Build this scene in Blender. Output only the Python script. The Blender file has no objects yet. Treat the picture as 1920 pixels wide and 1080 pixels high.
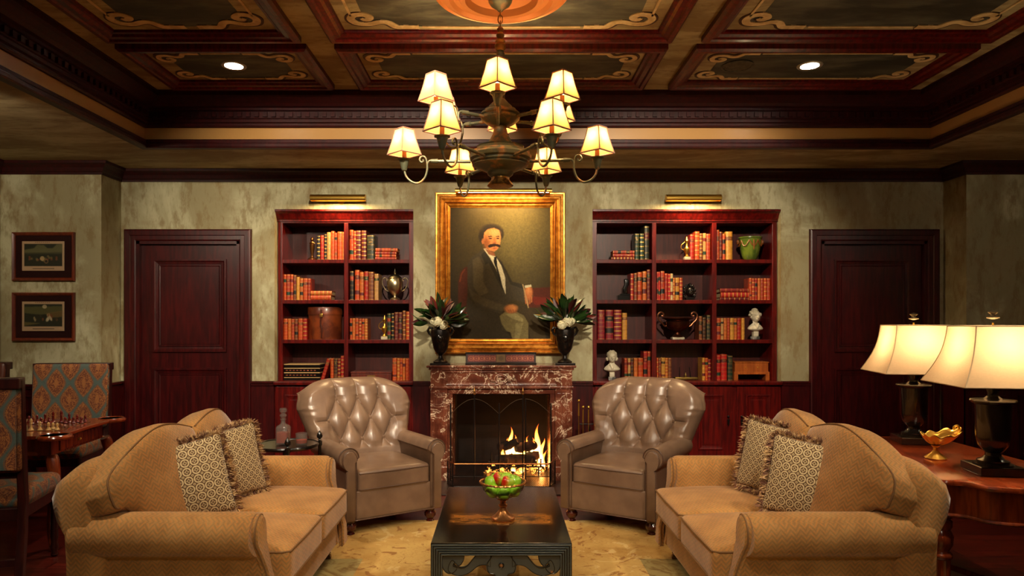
import bpy, math, random
import numpy as np
from mathutils import Vector, Matrix, Euler
R = math.radians; PI = math.pi
sc = bpy.context.scene
C = sc.collection
random.seed(7)

# ---------------------------------------------------------------- camera, world, exposure
# camera 1.48 m above the floor, looking along +Y, 6.84 m from the fireplace wall
cam = bpy.data.objects.new('camera', bpy.data.cameras.new('camera')); C.objects.link(cam)
cam.location = (0, 0, 1.48); cam.rotation_euler = (R(90), 0, 0)
cam.data.sensor_width = 36; cam.data.lens = 24.375
cam.data.shift_x = 20/1920; cam.data.shift_y = 65/1920
cam.data.clip_start = .05
sc.camera = cam
world = bpy.data.worlds.new('world'); sc.world = world; world.use_nodes = True
world.node_tree.nodes['Background'].inputs[0].default_value = (1, .8, .6, 1)
world.node_tree.nodes['Background'].inputs[1].default_value = .008
sc.view_settings.view_transform = 'Standard'
sc.view_settings.look = 'None'
sc.view_settings.gamma = 1
sc.view_settings.use_curve_mapping = False
sc.view_settings.exposure = 0.55
sc.cycles.max_bounces = 6; sc.cycles.diffuse_bounces = 3; sc.cycles.glossy_bounces = 3
sc.cycles.transmission_bounces = 6; sc.cycles.transparent_max_bounces = 10
sc.cycles.sample_clamp_indirect = 4
sc.cycles.caustics_reflective = False; sc.cycles.caustics_refractive = False

def light(kind, name, loc, energy, col=(1, .78, .5), size=.05, aim=None, angle=None, blend=.5, parent=None):
    d = bpy.data.lights.new(name, kind); d.energy = energy; d.color = col
    if kind == 'AREA': d.size = size
    else: d.shadow_soft_size = size
    if kind == 'SPOT': d.spot_size = R(angle); d.spot_blend = blend
    o = bpy.data.objects.new(name, d); C.objects.link(o); o.location = loc
    if aim is not None: o.rotation_euler = (Vector(aim)-Vector(loc)).to_track_quat('-Z', 'Y').to_euler()
    if parent: o.parent = parent
    return o

ZC, ZS = 3.40, 2.98              # coffered ceiling, lower soffit
WARM = (1, .74, .44)
KEY = (1, .84, .62)
# light of the ceiling spots (x, y, aim, watts, cone); all but the first pair and the soffit pair are unseen added fill
SPOTS = [
 (-1.995, 5.17, (-2.1, 6.3, 0), 90, 95), (2.30, 5.17, (2.45, 6.3, 0), 34, 90),
 (-2.0, 2.55, (-1.25, 3.9, .5), 120, 75), (2.3, 2.55, (1.25, 3.9, .5), 120, 75),
 (-.5, 2.55, (-1.45, 6.9, 1.7), 620, 58), (.9, 2.55, (1.6, 6.9, 1.7), 620, 50),
 (-1.2, 1.2, (-1.0, 5.2, .6), 190, 42), (1.5, 1.2, (1.0, 5.2, .6), 190, 42),
 (-3.5, 3.9, (-3.9, 6.5, 1.9), 110, 85), (4.3, 4.4, (4.5, 6.4, 2.0), 12, 95),
 (.15, 1.2, (0, 4.3, .2), 150, 60), (-2.2, .2, (-3.0, 4.4, .8), 110, 34), (.6, -.9, (0, 3.2, .3), 200, 50),
]

# ---------------------------------------------------------------- node helpers
class E:
    def __init__(s, nt, k): s.nt = nt; s.k = k
    def _m(s, op, *a):
        n = s.nt.nodes.new('ShaderNodeMath'); n.operation = op
        for i, x in enumerate((s,)+a):
            k = x.k if isinstance(x, E) else x
            if isinstance(k, (int, float)): n.inputs[i].default_value = k
            else: s.nt.links.new(k, n.inputs[i])
        return E(s.nt, n.outputs[0])
    def __add__(s, o): return s._m('ADD', o)
    def __sub__(s, o): return s._m('SUBTRACT', o)
    def __mul__(s, o): return s._m('MULTIPLY', o)
    def __truediv__(s, o): return s._m('DIVIDE', o)
    def __pow__(s, o): return s._m('POWER', o)
    def lt(s, o): return s._m('LESS_THAN', o)
    def gt(s, o): return s._m('GREATER_THAN', o)
    def mn(s, o): return s._m('MINIMUM', o)
    def mx(s, o): return s._m('MAXIMUM', o)
    def abs(s): return s._m('ABSOLUTE')
    def fr(s): return s._m('FRACT')
    def fl(s): return s._m('FLOOR')
    def sin(s): return s._m('SINE')
    def sqrt(s): return s._m('SQRT')
    def inv(s): return E(s.nt, 1.0)-s if False else s*(-1)+1
    def sm(s, a, b):
        n = s.nt.nodes.new('ShaderNodeMapRange'); n.interpolation_type = 'SMOOTHSTEP'
        s.nt.links.new(s.k, n.inputs[0]); n.inputs[1].default_value = a; n.inputs[2].default_value = b
        return E(s.nt, n.outputs[0])
def hypot(a, b): return (a*a+b*b).sqrt()
def c4(c): return tuple(c)+(1,) if len(c) == 3 else tuple(c)
def rgb(r, g, b):
    f = lambda v: (v/255/12.92) if v/255 <= .04045 else ((v/255+.055)/1.055)**2.4
    return (f(r), f(g), f(b))
def coords(nt, kind='Object'):
    t = nt.nodes.new('ShaderNodeTexCoord'); s = nt.nodes.new('ShaderNodeSeparateXYZ')
    nt.links.new(t.outputs[kind], s.inputs[0]); return [E(nt, s.outputs[i]) for i in range(3)]
def facecoords(nt):
    """object coordinates laid flat on whichever axis the surface faces -> (u, v)"""
    x, y, z = coords(nt); a, b, c = coords(nt, 'Normal')
    a, b, c = a.abs(), b.abs(), c.abs()
    top = c.gt(.72)
    sx = a.gt(b)
    u_side = y*sx + x*sx.inv(); u = x*top + u_side*top.inv(); v = y*top + z*top.inv()
    return u, v
def comb(nt, x, y, z=0.0):
    n = nt.nodes.new('ShaderNodeCombineXYZ')
    for i, q in enumerate((x, y, z)):
        if isinstance(q, E): nt.links.new(q.k, n.inputs[i])
        else: n.inputs[i].default_value = q
    return n.outputs[0]
def noise(nt, vec, scale=5, detail=4, rough=.55, stretch=None, dist=0):
    if stretch:
        mp = nt.nodes.new('ShaderNodeMapping'); mp.inputs['Scale'].default_value = stretch
        nt.links.new(vec, mp.inputs[0]); vec = mp.outputs[0]
    n = nt.nodes.new('ShaderNodeTexNoise'); n.inputs['Scale'].default_value = scale
    n.inputs['Detail'].default_value = detail; n.inputs['Roughness'].default_value = rough
    n.inputs['Distortion'].default_value = dist
    nt.links.new(vec, n.inputs['Vector']); return E(nt, n.outputs['Fac'])
def mix(nt, f, a, b):
    n = nt.nodes.new('ShaderNodeMix'); n.data_type = 'RGBA'
    if isinstance(f, E): nt.links.new(f.k, n.inputs[0])
    else: n.inputs[0].default_value = f
    for k, q in ((6, a), (7, b)):
        if isinstance(q, (tuple, list)): n.inputs[k].default_value = c4(q)
        else: nt.links.new(q, n.inputs[k])
    return n.outputs[2]
def objvec(nt): return nt.nodes.new('ShaderNodeTexCoord').outputs['Object']
def wpos(nt): return nt.nodes.new('ShaderNodeNewGeometry').outputs['Position']
def bump(nt, b, h, strength=.3, dist=.01):
    n = nt.nodes.new('ShaderNodeBump'); n.inputs['Strength'].default_value = strength
    n.inputs['Distance'].default_value = dist
    nt.links.new(h.k, n.inputs['Height']); nt.links.new(n.outputs[0], b.inputs['Normal'])
MATS = {}
def M(name, col=(.5, .5, .5), rough=.5, metal=0., spec=None, coat=0, fn=None, emit=None, es=0, trans=0, ior=None, sheen=0, alpha=None, sub=0):
    if name in MATS: return MATS[name]
    m = bpy.data.materials.new(name); m.use_nodes = True; nt = m.node_tree; b = nt.nodes['Principled BSDF']
    b.inputs['Base Color'].default_value = c4(col); b.inputs['Roughness'].default_value = rough
    b.inputs['Metallic'].default_value = metal
    if spec is not None: b.inputs['Specular IOR Level'].default_value = spec
    if coat: b.inputs['Coat Weight'].default_value = coat; b.inputs['Coat Roughness'].default_value = .12
    if emit: b.inputs['Emission Color'].default_value = c4(emit); b.inputs['Emission Strength'].default_value = es
    if trans: b.inputs['Transmission Weight'].default_value = trans
    if ior: b.inputs['IOR'].default_value = ior
    if sheen: b.inputs['Sheen Weight'].default_value = sheen; b.inputs['Sheen Roughness'].default_value = .4
    if alpha is not None: b.inputs['Alpha'].default_value = alpha
    if fn: fn(nt, b)
    MATS[name] = m; return m
def setc(nt, b, sock): nt.links.new(sock, b.inputs['Base Color'])

def vary(c1, c2, scale=5, lo=.4, hi=.6, stretch=None, bumpk=0, detail=4, dist=0, space='o', bd=.004):
    def fn(nt, b):
        v = objvec(nt) if space == 'o' else wpos(nt)
        n = noise(nt, v, scale, detail, .6, stretch, dist)
        setc(nt, b, mix(nt, n.sm(lo, hi), c1, c2))
        if bumpk: bump(nt, b, n, bumpk, bd)
    return fn

def f_plaster(nt, b):
    v = wpos(nt)
    n1 = noise(nt, v, 1.3, 6, .62, (1, 1, .8), .6); n2 = noise(nt, v, 6, 6, .7, (1.6, 1.6, .6)); n3 = noise(nt, v, 22, 3, .6, (1.8, 1.8, .5))
    c = mix(nt, n1.sm(.42, .62), rgb(150, 140, 104), rgb(194, 190, 154))
    c = mix(nt, (n2.sm(.48, .64))*.6, c, rgb(122, 98, 54)); c = mix(nt, (noise(nt, v, .9, 5, .6, (1, 1, 1.2), 1).sm(.52, .68))*.45, c, rgb(128, 100, 56))
    c = mix(nt, (n3.sm(.52, .72))*.35, c, rgb(132, 116, 78))
    setc(nt, b, c); bump(nt, b, n2, .15, .004)
def f_ceilplaster(nt, b):
    v = wpos(nt)
    n1 = noise(nt, v, 1.6, 6, .65, (.6, 1.8, 1), .5); n2 = noise(nt, v, 9, 5, .7, (1, 2.4, 1))
    c = mix(nt, n1.sm(.4, .62), rgb(142, 122, 82), rgb(190, 176, 132))
    c = mix(nt, n2.sm(.5, .7)*.5, c, rgb(106, 78, 42))
    setc(nt, b, c)
def f_field(nt, b):
    v = wpos(nt); n = noise(nt, v, 3.2, 6, .65, (.6, 2, 1), .4)
    setc(nt, b, mix(nt, n.sm(.38, .7), rgb(48, 49, 42), rgb(98, 98, 82)))
def f_mahog(lo, hi):
    def fn(nt, b):
        v = objvec(nt); n = noise(nt, v, 7, 6, .6, (5, 5, .5), .3)
        setc(nt, b, mix(nt, n.sm(.35, .68), lo, hi)); bump(nt, b, n, .04, .002)
    return fn
def f_floor(nt, b):
    x, y, z = coords(nt, 'Object')
    row = (y*9.1).fl(); o = (row*.37).fr(); px = (x*.75+o); pid = px.fl()
    gap = ((y*9.1).fr()-.5).abs().gt(.485)
    gap2 = ((px.fr()-.5).abs()).gt(.497)
    h = ((row*12.9898+pid*78.233).sin()*43758.5).fr()
    n = noise(nt, comb(nt, x*.8, y*9, h*9), 5, 5, .6)
    c = mix(nt, n.sm(.3, .7), rgb(58, 12, 8), rgb(104, 30, 17))
    c = mix(nt, h*.5, c, rgb(44, 9, 7)); c = mix(nt, gap.mx(gap2), c, rgb(15, 3, 3)); setc(nt, b, c)
def f_marble(nt, b):
    v = objvec(nt)
    n = noise(nt, v, 4, 5, .6); w = noise(nt, v, 3.2, 6, .62, (1, 1, 1), 1.3); w2 = noise(nt, v, 8, 5, .6, None, 1.0)
    vein = ((w-.5).abs().sm(.0, .018)).inv()*(n.sm(.38, .5)); vein2 = ((w2-.5).abs().sm(.0, .014)).inv()*.6
    c = mix(nt, n.sm(.35, .65), rgb(74, 32, 22), rgb(122, 66, 46))
    c = mix(nt, vein.mx(vein2*n.sm(.45, .6)), c, rgb(226, 200, 170)); setc(nt, b, c)
def f_sofa(nt, b):
    u, v = facecoords(nt)
    k = 46.0
    tri = ((u*24).fr()-.5).abs()*2
    s = ((v*k+tri*1.1).fr()-.5).abs()*2
    n = noise(nt, objvec(nt), 9, 4); fine = noise(nt, objvec(nt), 150, 2)
    line = s.sm(.66, .95)
    c = mix(nt, n.sm(.3, .7), rgb(150, 110, 62), rgb(174, 132, 78))
    c = mix(nt, line*(fine.sm(.3, .6))*.8, c, rgb(206, 124, 50))
    c = mix(nt, ((s.sm(.0, .35)).inv())*.4, c, rgb(112, 76, 40)); setc(nt, b, c)
    bump(nt, b, s*.7+fine*.6, .35, .0025)
def f_leather(nt, b):
    v = objvec(nt); n = noise(nt, v, 6, 4); g = noise(nt, v, 260, 2)
    setc(nt, b, mix(nt, n.sm(.3, .7), rgb(108, 84, 67), rgb(128, 102, 82)))
    bump(nt, b, g, .08, .001)
def f_pillow(nt, b):
    u, v = coords(nt, 'UV')[:2]
    n = 9.0
    a = (u*n).fr()-.5; c = (v*n).fr()-.5; a2 = (u*n+.5).fr()-.5; c2 = (v*n+.5).fr()-.5
    d = hypot(a, c); d2 = hypot(a2, c2)
    ring = (d-.40).abs().sm(.05, .09).inv()
    star = ((a.abs()*c.abs()).sqrt()+d*.35-.13).abs().sm(.02, .05).inv()
    dot = d2.sm(.11, .15).inv()*(d2.sm(.05, .08))
    fine = noise(nt, comb(nt, u, v), 160, 2)
    m = ring.mx(star).mx(dot)
    setc(nt, b, mix(nt, m, rgb(92, 66, 38), mix(nt, fine, rgb(214, 194, 150), rgb(180, 156, 112))))
    bump(nt, b, m+fine*.3, .5, .003)
def f_damask(nt, b):
    u, v = facecoords(nt)
    nu, nv = 4.6, 3.6
    a = (u*nu).fr()-.5; c = (v*nv).fr()-.5; a2 = (u*nu+.5).fr()-.5; c2 = (v*nv+.5).fr()-.5
    d = (a.abs()/.37+(c.abs()/.46)**1.6).mn(a2.abs()/.37+(c2.abs()/.46)**1.6)*.335
    ogee = ((a.abs()+c.abs()-.5).abs())
    rings = ((noise(nt, comb(nt, u, v), 26, 3, .5, None, 2.4)-.5).abs().sm(.02, .05).inv())*2-1
    n = noise(nt, comb(nt, u, v), 34, 4, .6, None, 1.5)
    med = d.sm(.285, .30).inv(); halo = (d-.312).abs().sm(.0, .016).inv()
    gold = mix(nt, ((rings*.5+.5)*.8).mx((d-.26).abs().sm(.0, .02).inv()*.6).mx(d.sm(.05, .08).inv()*.6), rgb(96, 42, 16), rgb(168, 108, 48))
    base = mix(nt, (n.sm(.52, .58))*.35, rgb(72, 88, 82), rgb(50, 62, 58))
    c_ = mix(nt, halo, base, rgb(120, 70, 34)); c_ = mix(nt, med, c_, gold); setc(nt, b, c_)
def f_rug(nt, b):
    x, y, z = coords(nt, 'Object')
    v = comb(nt, x, y)
    n1 = noise(nt, v, 2.2, 5, .6, None, .8); n2 = noise(nt, v, 5.5, 4, .6, None, 2.2); n3 = noise(nt, v, 60, 3); n4 = noise(nt, v, 9, 3, .5, None, 1.6)
    c = mix(nt, n1.sm(.35, .65), rgb(178, 136, 66), rgb(206, 170, 98))
    c = mix(nt, n2.sm(.57, .63)*.8, c, rgb(138, 82, 28)); c = mix(nt, noise(nt, v, 3.4, 3, .5, None, 3).sm(.60, .64)*.5, c, rgb(222, 196, 136))
    c = mix(nt, ((n4-.5).abs().sm(.0, .02)).inv()*.5, c, rgb(160, 116, 52))
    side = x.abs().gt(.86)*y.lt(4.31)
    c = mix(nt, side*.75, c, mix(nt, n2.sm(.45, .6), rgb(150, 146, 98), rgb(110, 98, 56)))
    c = mix(nt, n3*.25, c, rgb(140, 108, 60)); setc(nt, b, c); bump(nt, b, n3, .3, .004)
def f_brick(nt, b):
    t = nt.nodes.new('ShaderNodeTexBrick'); x, y, z = coords(nt, 'Object')
    nt.links.new(comb(nt, x+y, z), t.inputs[0]); t.inputs['Scale'].default_value = 5.5
    t.inputs['Color1'].default_value = c4(rgb(19, 13, 11)); t.inputs['Color2'].default_value = c4(rgb(29, 19, 14)); t.inputs['Mortar'].default_value = c4(rgb(18, 14, 12))
    setc(nt, b, t.outputs[0])
def f_lacquer(nt, b):
    v = objvec(nt); n = noise(nt, v, 4.0, 7, .7, (1, 1.7, 1), .4); n2 = noise(nt, v, 40, 4, .6)
    x, y, z = coords(nt, 'Object')
    strip = (y-.40).abs().sm(.06, .12).inv()*(x.abs().sm(.24, .28).inv())*z.gt(.42)
    n3 = noise(nt, v, 11, 5, .75, (1, 2.2, 1)); w = ((n+n2*.2).sm(.47, .56)*.7+n3.sm(.46, .56)*.5)*strip*n3.sm(.38, .44)
    setc(nt, b, mix(nt, w, rgb(17, 11, 8), rgb(168, 104, 40)))
def f_edgeworn(nt, b):
    v = objvec(nt); n = noise(nt, v, 9, 5, .7)
    setc(nt, b, mix(nt, n.sm(.66, .70), rgb(62, 68, 66), rgb(150, 96, 50)))
def attrcol(nt, b):
    a = nt.nodes.new('ShaderNodeAttribute'); a.attribute_name = 'Col'; setc(nt, b, a.outputs['Color'])
    # canvas weave
def f_bronze(nt, b):
    v = objvec(nt); n = noise(nt, v, 14, 5, .6)
    setc(nt, b, mix(nt, n.sm(.5, .68), rgb(96, 98, 76), rgb(176, 124, 74)))
def f_shade(c, ts=.5):
    def fn(nt, b):
        out = nt.nodes['Material Output']; tr = nt.nodes.new('ShaderNodeBsdfTranslucent'); df = nt.nodes.new('ShaderNodeBsdfDiffuse')
        mx = nt.nodes.new('ShaderNodeMixShader'); mx.inputs[0].default_value = ts
        n = noise(nt, objvec(nt), 60, 4, .6, (1, 1, 4)); col = mix(nt, n, c, tuple(q*.8 for q in c))
        nt.links.new(col, tr.inputs[0]); nt.links.new(col, df.inputs[0])
        nt.links.new(df.outputs[0], mx.inputs[1]); nt.links.new(tr.outputs[0], mx.inputs[2]); nt.links.new(mx.outputs[0], out.inputs[0])
    return fn
def f_flame(nt, b):
    out = nt.nodes['Material Output']; em = nt.nodes.new('ShaderNodeEmission'); tr = nt.nodes.new('ShaderNodeBsdfTransparent')
    lw = nt.nodes.new('ShaderNodeLayerWeight'); lw.inputs[0].default_value = .35
    x, y, z = coords(nt, 'Generated'); n = noise(nt, objvec(nt), 14, 4, .6, (1, 1, .45), .8)
    core = E(nt, lw.outputs['Facing']).inv()
    h = z+n*.5-.25
    col = mix(nt, h.sm(.0, .45), (1, .62, .2), (1, .28, .03)); col = mix(nt, h.sm(.45, 1.0), col, (.9, .1, .01))
    nt.links.new(col, em.inputs[0]); st = ((core.sm(.15, 1.0))**1.6)*(h.sm(.35, 1.1).inv()); nt.links.new((st*9).k, em.inputs[1])
    ad = nt.nodes.new('ShaderNodeAddShader'); nt.links.new(em.outputs[0], ad.inputs[0]); nt.links.new(tr.outputs[0], ad.inputs[1]); nt.links.new(ad.outputs[0], out.inputs[0])
def f_ember(nt, b):
    n = noise(nt, objvec(nt), 22, 5, .7); b.inputs['Emission Color'].default_value = (1, .3, .04, 1)
    nt.links.new((n.sm(.45, .62)*9).k, b.inputs['Emission Strength'])
def f_wirenet(nt, b):
    x, y, z = coords(nt, 'Object'); k = 95
    a = ((x+z)*k).fr().lt(.22); c = ((x-z)*k).fr().lt(.22)
    nt.links.new(a.mx(c).k, b.inputs['Alpha'])

MAH = M('mahogany', fn=f_mahog(rgb(62, 6, 5), rgb(104, 15, 9)), rough=.34, coat=.12, spec=.35)
MAHD = M('mahogany_dark', fn=f_mahog(rgb(42, 5, 6), rgb(68, 9, 9)), rough=.36, coat=.12, spec=.35)
MAHC = M('mahogany_cornice', fn=f_mahog(rgb(38, 6, 7), rgb(58, 9, 9)), rough=.5, spec=.3)
TABLEW = M('polished_wood', fn=f_mahog(rgb(112, 42, 16), rgb(160, 68, 26)), rough=.22, coat=.5)
def f_boards(lo, hi):
    def fn(nt, b):
        n = noise(nt, objvec(nt), 7, 6, .6, (5, .5, 5), .3); setc(nt, b, mix(nt, n.sm(.35, .68), lo, hi))
    return fn
TABLEH = M('polished_top', fn=f_boards(rgb(118, 42, 16), rgb(154, 62, 24)), rough=.22, coat=.5)
PLAS = M('wall_plaster', fn=f_plaster, rough=.8)
CPLAS = M('ceiling_plaster', fn=f_ceilplaster, rough=.7)
FIELD = M('painted_field', fn=f_field, rough=.6)
BAND = M('painted_scroll', fn=vary(rgb(236, 210, 156), rgb(206, 176, 122), 12), rough=.6)
BANDSH = M('painted_scroll_edge', rgb(66, 40, 20), rough=.6)
FLOOR = M('floorboards', fn=f_floor, rough=.28, coat=.3)
MARB = M('red_marble', fn=f_marble, rough=.22, coat=.3)
SOFA = M('sofa_chenille', fn=f_sofa, rough=.85, sheen=.3, spec=.25)
SPIPE = M('sofa_piping', rgb(124, 88, 50), rough=.8)
LEA = M('taupe_leather', fn=f_leather, rough=.30, spec=.5)
LPIPE = M('leather_piping', rgb(84, 58, 42), rough=.45)
PILL = M('pillow_chenille', fn=f_pillow, rough=.9, sheen=.3)
FRINGE = M('fringe', fn=vary(rgb(120, 84, 56), rgb(196, 164, 112), 30, .35, .6), rough=.9)
FRINGED = M('fringe_dark', fn=vary(rgb(108, 68, 52), rgb(204, 168, 116), 40, .4, .65), rough=.9)
DAM = M('damask', fn=f_damask, rough=.75, sheen=.2)
RUG = M('rug', fn=f_rug, rough=.95)
BRICK = M('firebrick', fn=f_brick, rough=.9)
LACQ = M('black_lacquer', fn=f_lacquer, rough=.14, coat=.5)
WORN = M('black_lacquer_worn', fn=f_edgeworn, rough=.3, coat=.3)
BLK = M('black_wood', rgb(16, 13, 11), rough=.22, coat=.4)
BRONZ = M('aged_bronze', fn=f_bronze, rough=.40, metal=.55)
BRONZG = M('antique_gold', rgb(150, 108, 56), rough=.4, metal=.85)
BRASS = M('brass', rgb(234, 188, 86), rough=.34, metal=1)
SILV = M('tarnished_silver', rgb(208, 194, 158), rough=.3, metal=1)
COPP = M('dark_copper', rgb(96, 52, 34), rough=.28, metal=.9)
IRON = M('iron', rgb(26, 22, 20), rough=.45, metal=.6)
GILT = M('gilt_frame', fn=vary(rgb(176, 110, 34), rgb(214, 150, 60), 20), rough=.32, metal=.75)
GILTD = M('gilt_frame_dark', rgb(122, 66, 22), rough=.4, metal=.7)
STONE = M('cream_stone', fn=vary(rgb(214, 204, 178), rgb(184, 172, 142), 8), rough=.6)
SHADE = M('chandelier_shade', fn=f_shade((.62, .37, .13), .40))
LINEN = M('lamp_linen', fn=f_shade((.78, .58, .36), .40))
TRIMB = M('shade_trim', rgb(120, 84, 66), rough=.8)
LINENT = M('shade_linen_trim', rgb(214, 190, 150), rough=.8)
BULB = M('bulb', emit=(1, .75, .4), es=14)
GLASS = M('clear_glass', (.22, .20, .18), rough=.03, alpha=.28, spec=.9, coat=1)
WHISKY = M('whisky', rgb(206, 62, 10), rough=.15, trans=.1, ior=1.33)
FLAME = M('flame', fn=f_flame)
EMBER = M('embers', rgb(30, 14, 8), rough=.9, fn=f_ember)
LOG = M('charred_log', fn=vary(rgb(22, 14, 10), rgb(58, 36, 24), 14, bumpk=.6), rough=.9)
PAINT = M('painted_canvas', fn=attrcol, rough=.6, spec=.12)
PRINT = M('printed_paper', fn=attrcol, rough=.5)
PAPER = M('page_edges', rgb(196, 176, 130), rough=.8)
PGILT = M('gold_tooling', rgb(212, 164, 84), rough=.35, metal=.6)

# ---------------------------------------------------------------- mesh builder
class MB:
    def __init__(s): s.v = []; s.f = []; s.m = []; s.uv = None
    def add(s, vs, fs, mi=0, T=None):
        o = len(s.v)
        if T is not None: vs = [tuple(T @ Vector(p)) for p in vs]
        s.v += [tuple(p) for p in vs]; s.f += [tuple(i+o for i in f) for f in fs]; s.m += [mi]*len(fs); return s
    def box(s, x0, x1, y0, y1, z0, z1, mi=0, T=None):
        vs = [(x, y, z) for z in (z0, z1) for y in (y0, y1) for x in (x0, x1)]
        return s.add(vs, [(0, 2, 3, 1), (4, 5, 7, 6), (0, 1, 5, 4), (2, 6, 7, 3), (0, 4, 6, 2), (1, 3, 7, 5)], mi, T)
    def loft(s, rings, closed=True, caps=True, mi=0, T=None):
        n = len(rings[0]); vs = [p for r in rings for p in r]; fs = []
        for k in range(len(rings)-1):
            for i in range(n if closed else n-1):
                j = (i+1) % n; fs.append((k*n+i, k*n+j, (k+1)*n+j, (k+1)*n+i))
        if caps and closed:
            fs.append(tuple(range(n-1, -1, -1))); fs.append(tuple((len(rings)-1)*n+i for i in range(n)))
        return s.add(vs, fs, mi, T)
    def lathe(s, prof, n=24, c=(0, 0, 0), mi=0, T=None, sq=1, lobes=0, la=0):
        rings = []
        for r, z in prof:
            rings.append([(c[0]+max(r, 1e-4)*(1+la*math.cos(lobes*2*PI*i/n))*math.cos(2*PI*i/n), c[1]+max(r, 1e-4)*sq*(1+la*math.cos(lobes*2*PI*i/n))*math.sin(2*PI*i/n), c[2]+z) for i in range(n)])
        return s.loft(rings, True, True, mi, T)
    def tube(s, pts, r, n=8, mi=0, T=None, closed=False):
        pts = [Vector(p) for p in pts]; N = len(pts)
        rs = r if isinstance(r, (list, tuple)) else [r]*N
        tans = []
        for i in range(N):
            a = pts[(i-1) % N] if (i or closed) else pts[i]; b = pts[(i+1) % N] if (i < N-1 or closed) else pts[i]
            t = b-a; tans.append(t.normalized() if t.length > 1e-9 else Vector((0, 0, 1)))
        up = Vector((0, 0, 1)) if abs(tans[0].z) < .9 else Vector((1, 0, 0)); nrm = tans[0].cross(up).normalized(); rings = []
        for i in range(N):
            t = tans[i]; nrm = (nrm - t*nrm.dot(t)); nrm = nrm.normalized() if nrm.length > 1e-6 else t.orthogonal().normalized()
            bi = t.cross(nrm)
            rings.append([tuple(pts[i]+(nrm*math.cos(2*PI*k/n)+bi*math.sin(2*PI*k/n))*rs[i]) for k in range(n)])
        if closed: rings.append(rings[0])
        return s.loft(rings, True, not closed, mi, T)
    def grid(s, fn, nu, nv, mi=0, T=None, wrap=False, uv=False):
        vs = [fn(i/(nu if wrap else nu-1), j/(nv-1)) for j in range(nv) for i in range(nu)]
        fs = []
        for j in range(nv-1):
            for i in range(nu if wrap else nu-1):
                k = (i+1) % nu; fs.append((j*nu+i, j*nu+k, (j+1)*nu+k, (j+1)*nu+i))
        return s.add(vs, fs, mi, T)
    def prism(s, poly, fmap, d0, d1, mi=0, T=None):
        """poly: 2D outline, fmap(a, b, d) -> 3D"""
        n = len(poly); vs = [fmap(a, b, d0) for a, b in poly]+[fmap(a, b, d1) for a, b in poly]
        fs = [tuple(range(n-1, -1, -1)), tuple(range(n, 2*n))]+[(i, (i+1) % n, n+(i+1) % n, n+i) for i in range(n)]
        return s.add(vs, fs, mi, T)
    def ball(s, c, r, n=16, mi=0, T=None):
        if isinstance(r, (int, float)): r = (r, r, r)
        k = max(6, n//2)
        rings = [[(c[0]+r[0]*math.sin(PI*j/k)*math.cos(2*PI*i/n), c[1]+r[1]*math.sin(PI*j/k)*math.sin(2*PI*i/n), c[2]-r[2]*math.cos(PI*j/k)) for i in range(n)] for j in range(1, k)]
        o = s.loft(rings, True, True, mi, T); return o
    def rbox(s, hx, hy, hz, r, c=(0, 0, 0), n=10, puff=0, mi=0, T=None, fn=None):
        """rounded box; puff crowns the +z/-z faces"""
        h = (hx, hy, hz); idx = {}; vs = []; fs = []
        def samples(hh):
            k = max(2, n); a = [-hh+r*(1-math.cos(PI/2*i/3)) for i in range(3)]
            midn = max(1, k); mid = [-(hh-r)+2*(hh-r)*i/midn for i in range(midn+1)]
            return a+mid+[-q for q in reversed(a)]
        S = [samples(q) for q in h]
        def put(p):
            key = tuple(round(q, 6) for q in p)
            if key in idx: return idx[key]
            core = [max(-(h[i]-r), min(h[i]-r, p[i])) for i in range(3)]
            d = Vector([p[i]-core[i] for i in range(3)])
            q = Vector(core)+(d.normalized()*r if d.length > 1e-9 else d)
            x, y, z = q
            if puff: z += (1 if z > 0 else -1)*puff*max(0, 1-(x/hx)**2)**.8*max(0, 1-(y/hy)**2)**.8*min(1, abs(z)/max(hz-r, 1e-3)+.2)
            q = (x, y, z)
            if fn: q = fn(*q)
            idx[key] = len(vs); vs.append((q[0]+c[0], q[1]+c[1], q[2]+c[2])); return idx[key]
        for ax in range(3):
            A, B = [(1, 2), (2, 0), (0, 1)][ax]
            for sg in (-1, 1):
                for i in range(len(S[A])-1):
                    for j in range(len(S[B])-1):
                        q = []
                        for a, b in ((S[A][i], S[B][j]), (S[A][i+1], S[B][j]), (S[A][i+1], S[B][j+1]), (S[A][i], S[B][j+1])):
                            p = [0, 0, 0]; p[ax] = sg*h[ax]; p[A] = a; p[B] = b; q.append(put(p))
                        if len(set(q)) > 2: fs.append(tuple(dict.fromkeys(q if sg > 0 else q[::-1])))
        return s.add(vs, fs, mi, T)
    def build(s, name, mats, parent=None, smooth=True, ang=35, bevel=0, sub=0, seg=2, remesh=0, fix=False):
        me = bpy.data.meshes.new(name); me.from_pydata(s.v, [], s.f)
        if not isinstance(mats, (list, tuple)): mats = [mats]
        for m in mats: me.materials.append(m)
        if any(s.m): me.polygons.foreach_set('material_index', s.m)
        if fix:
            import bmesh
            b = bmesh.new(); b.from_mesh(me); bmesh.ops.recalc_face_normals(b, faces=b.faces); b.to_mesh(me); b.free()
        if smooth:
            me.polygons.foreach_set('use_smooth', [True]*len(me.polygons)); me.set_sharp_from_angle(angle=R(ang))
        me.update()
        o = bpy.data.objects.new(name, me); C.objects.link(o)
        if parent: o.parent = parent
        if remesh: q = o.modifiers.new('remesh', 'REMESH'); q.mode = 'VOXEL'; q.voxel_size = remesh; q.use_smooth_shade = True; q2 = o.modifiers.new('smooth', 'SMOOTH'); q2.iterations = 2
        if bevel: q = o.modifiers.new('bevel', 'BEVEL'); q.width = bevel; q.segments = seg; q.limit_method = 'ANGLE'; q.angle_limit = R(40)
        if sub: q = o.modifiers.new('subdivision', 'SUBSURF'); q.levels = sub; q.render_levels = sub
        return o
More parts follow.
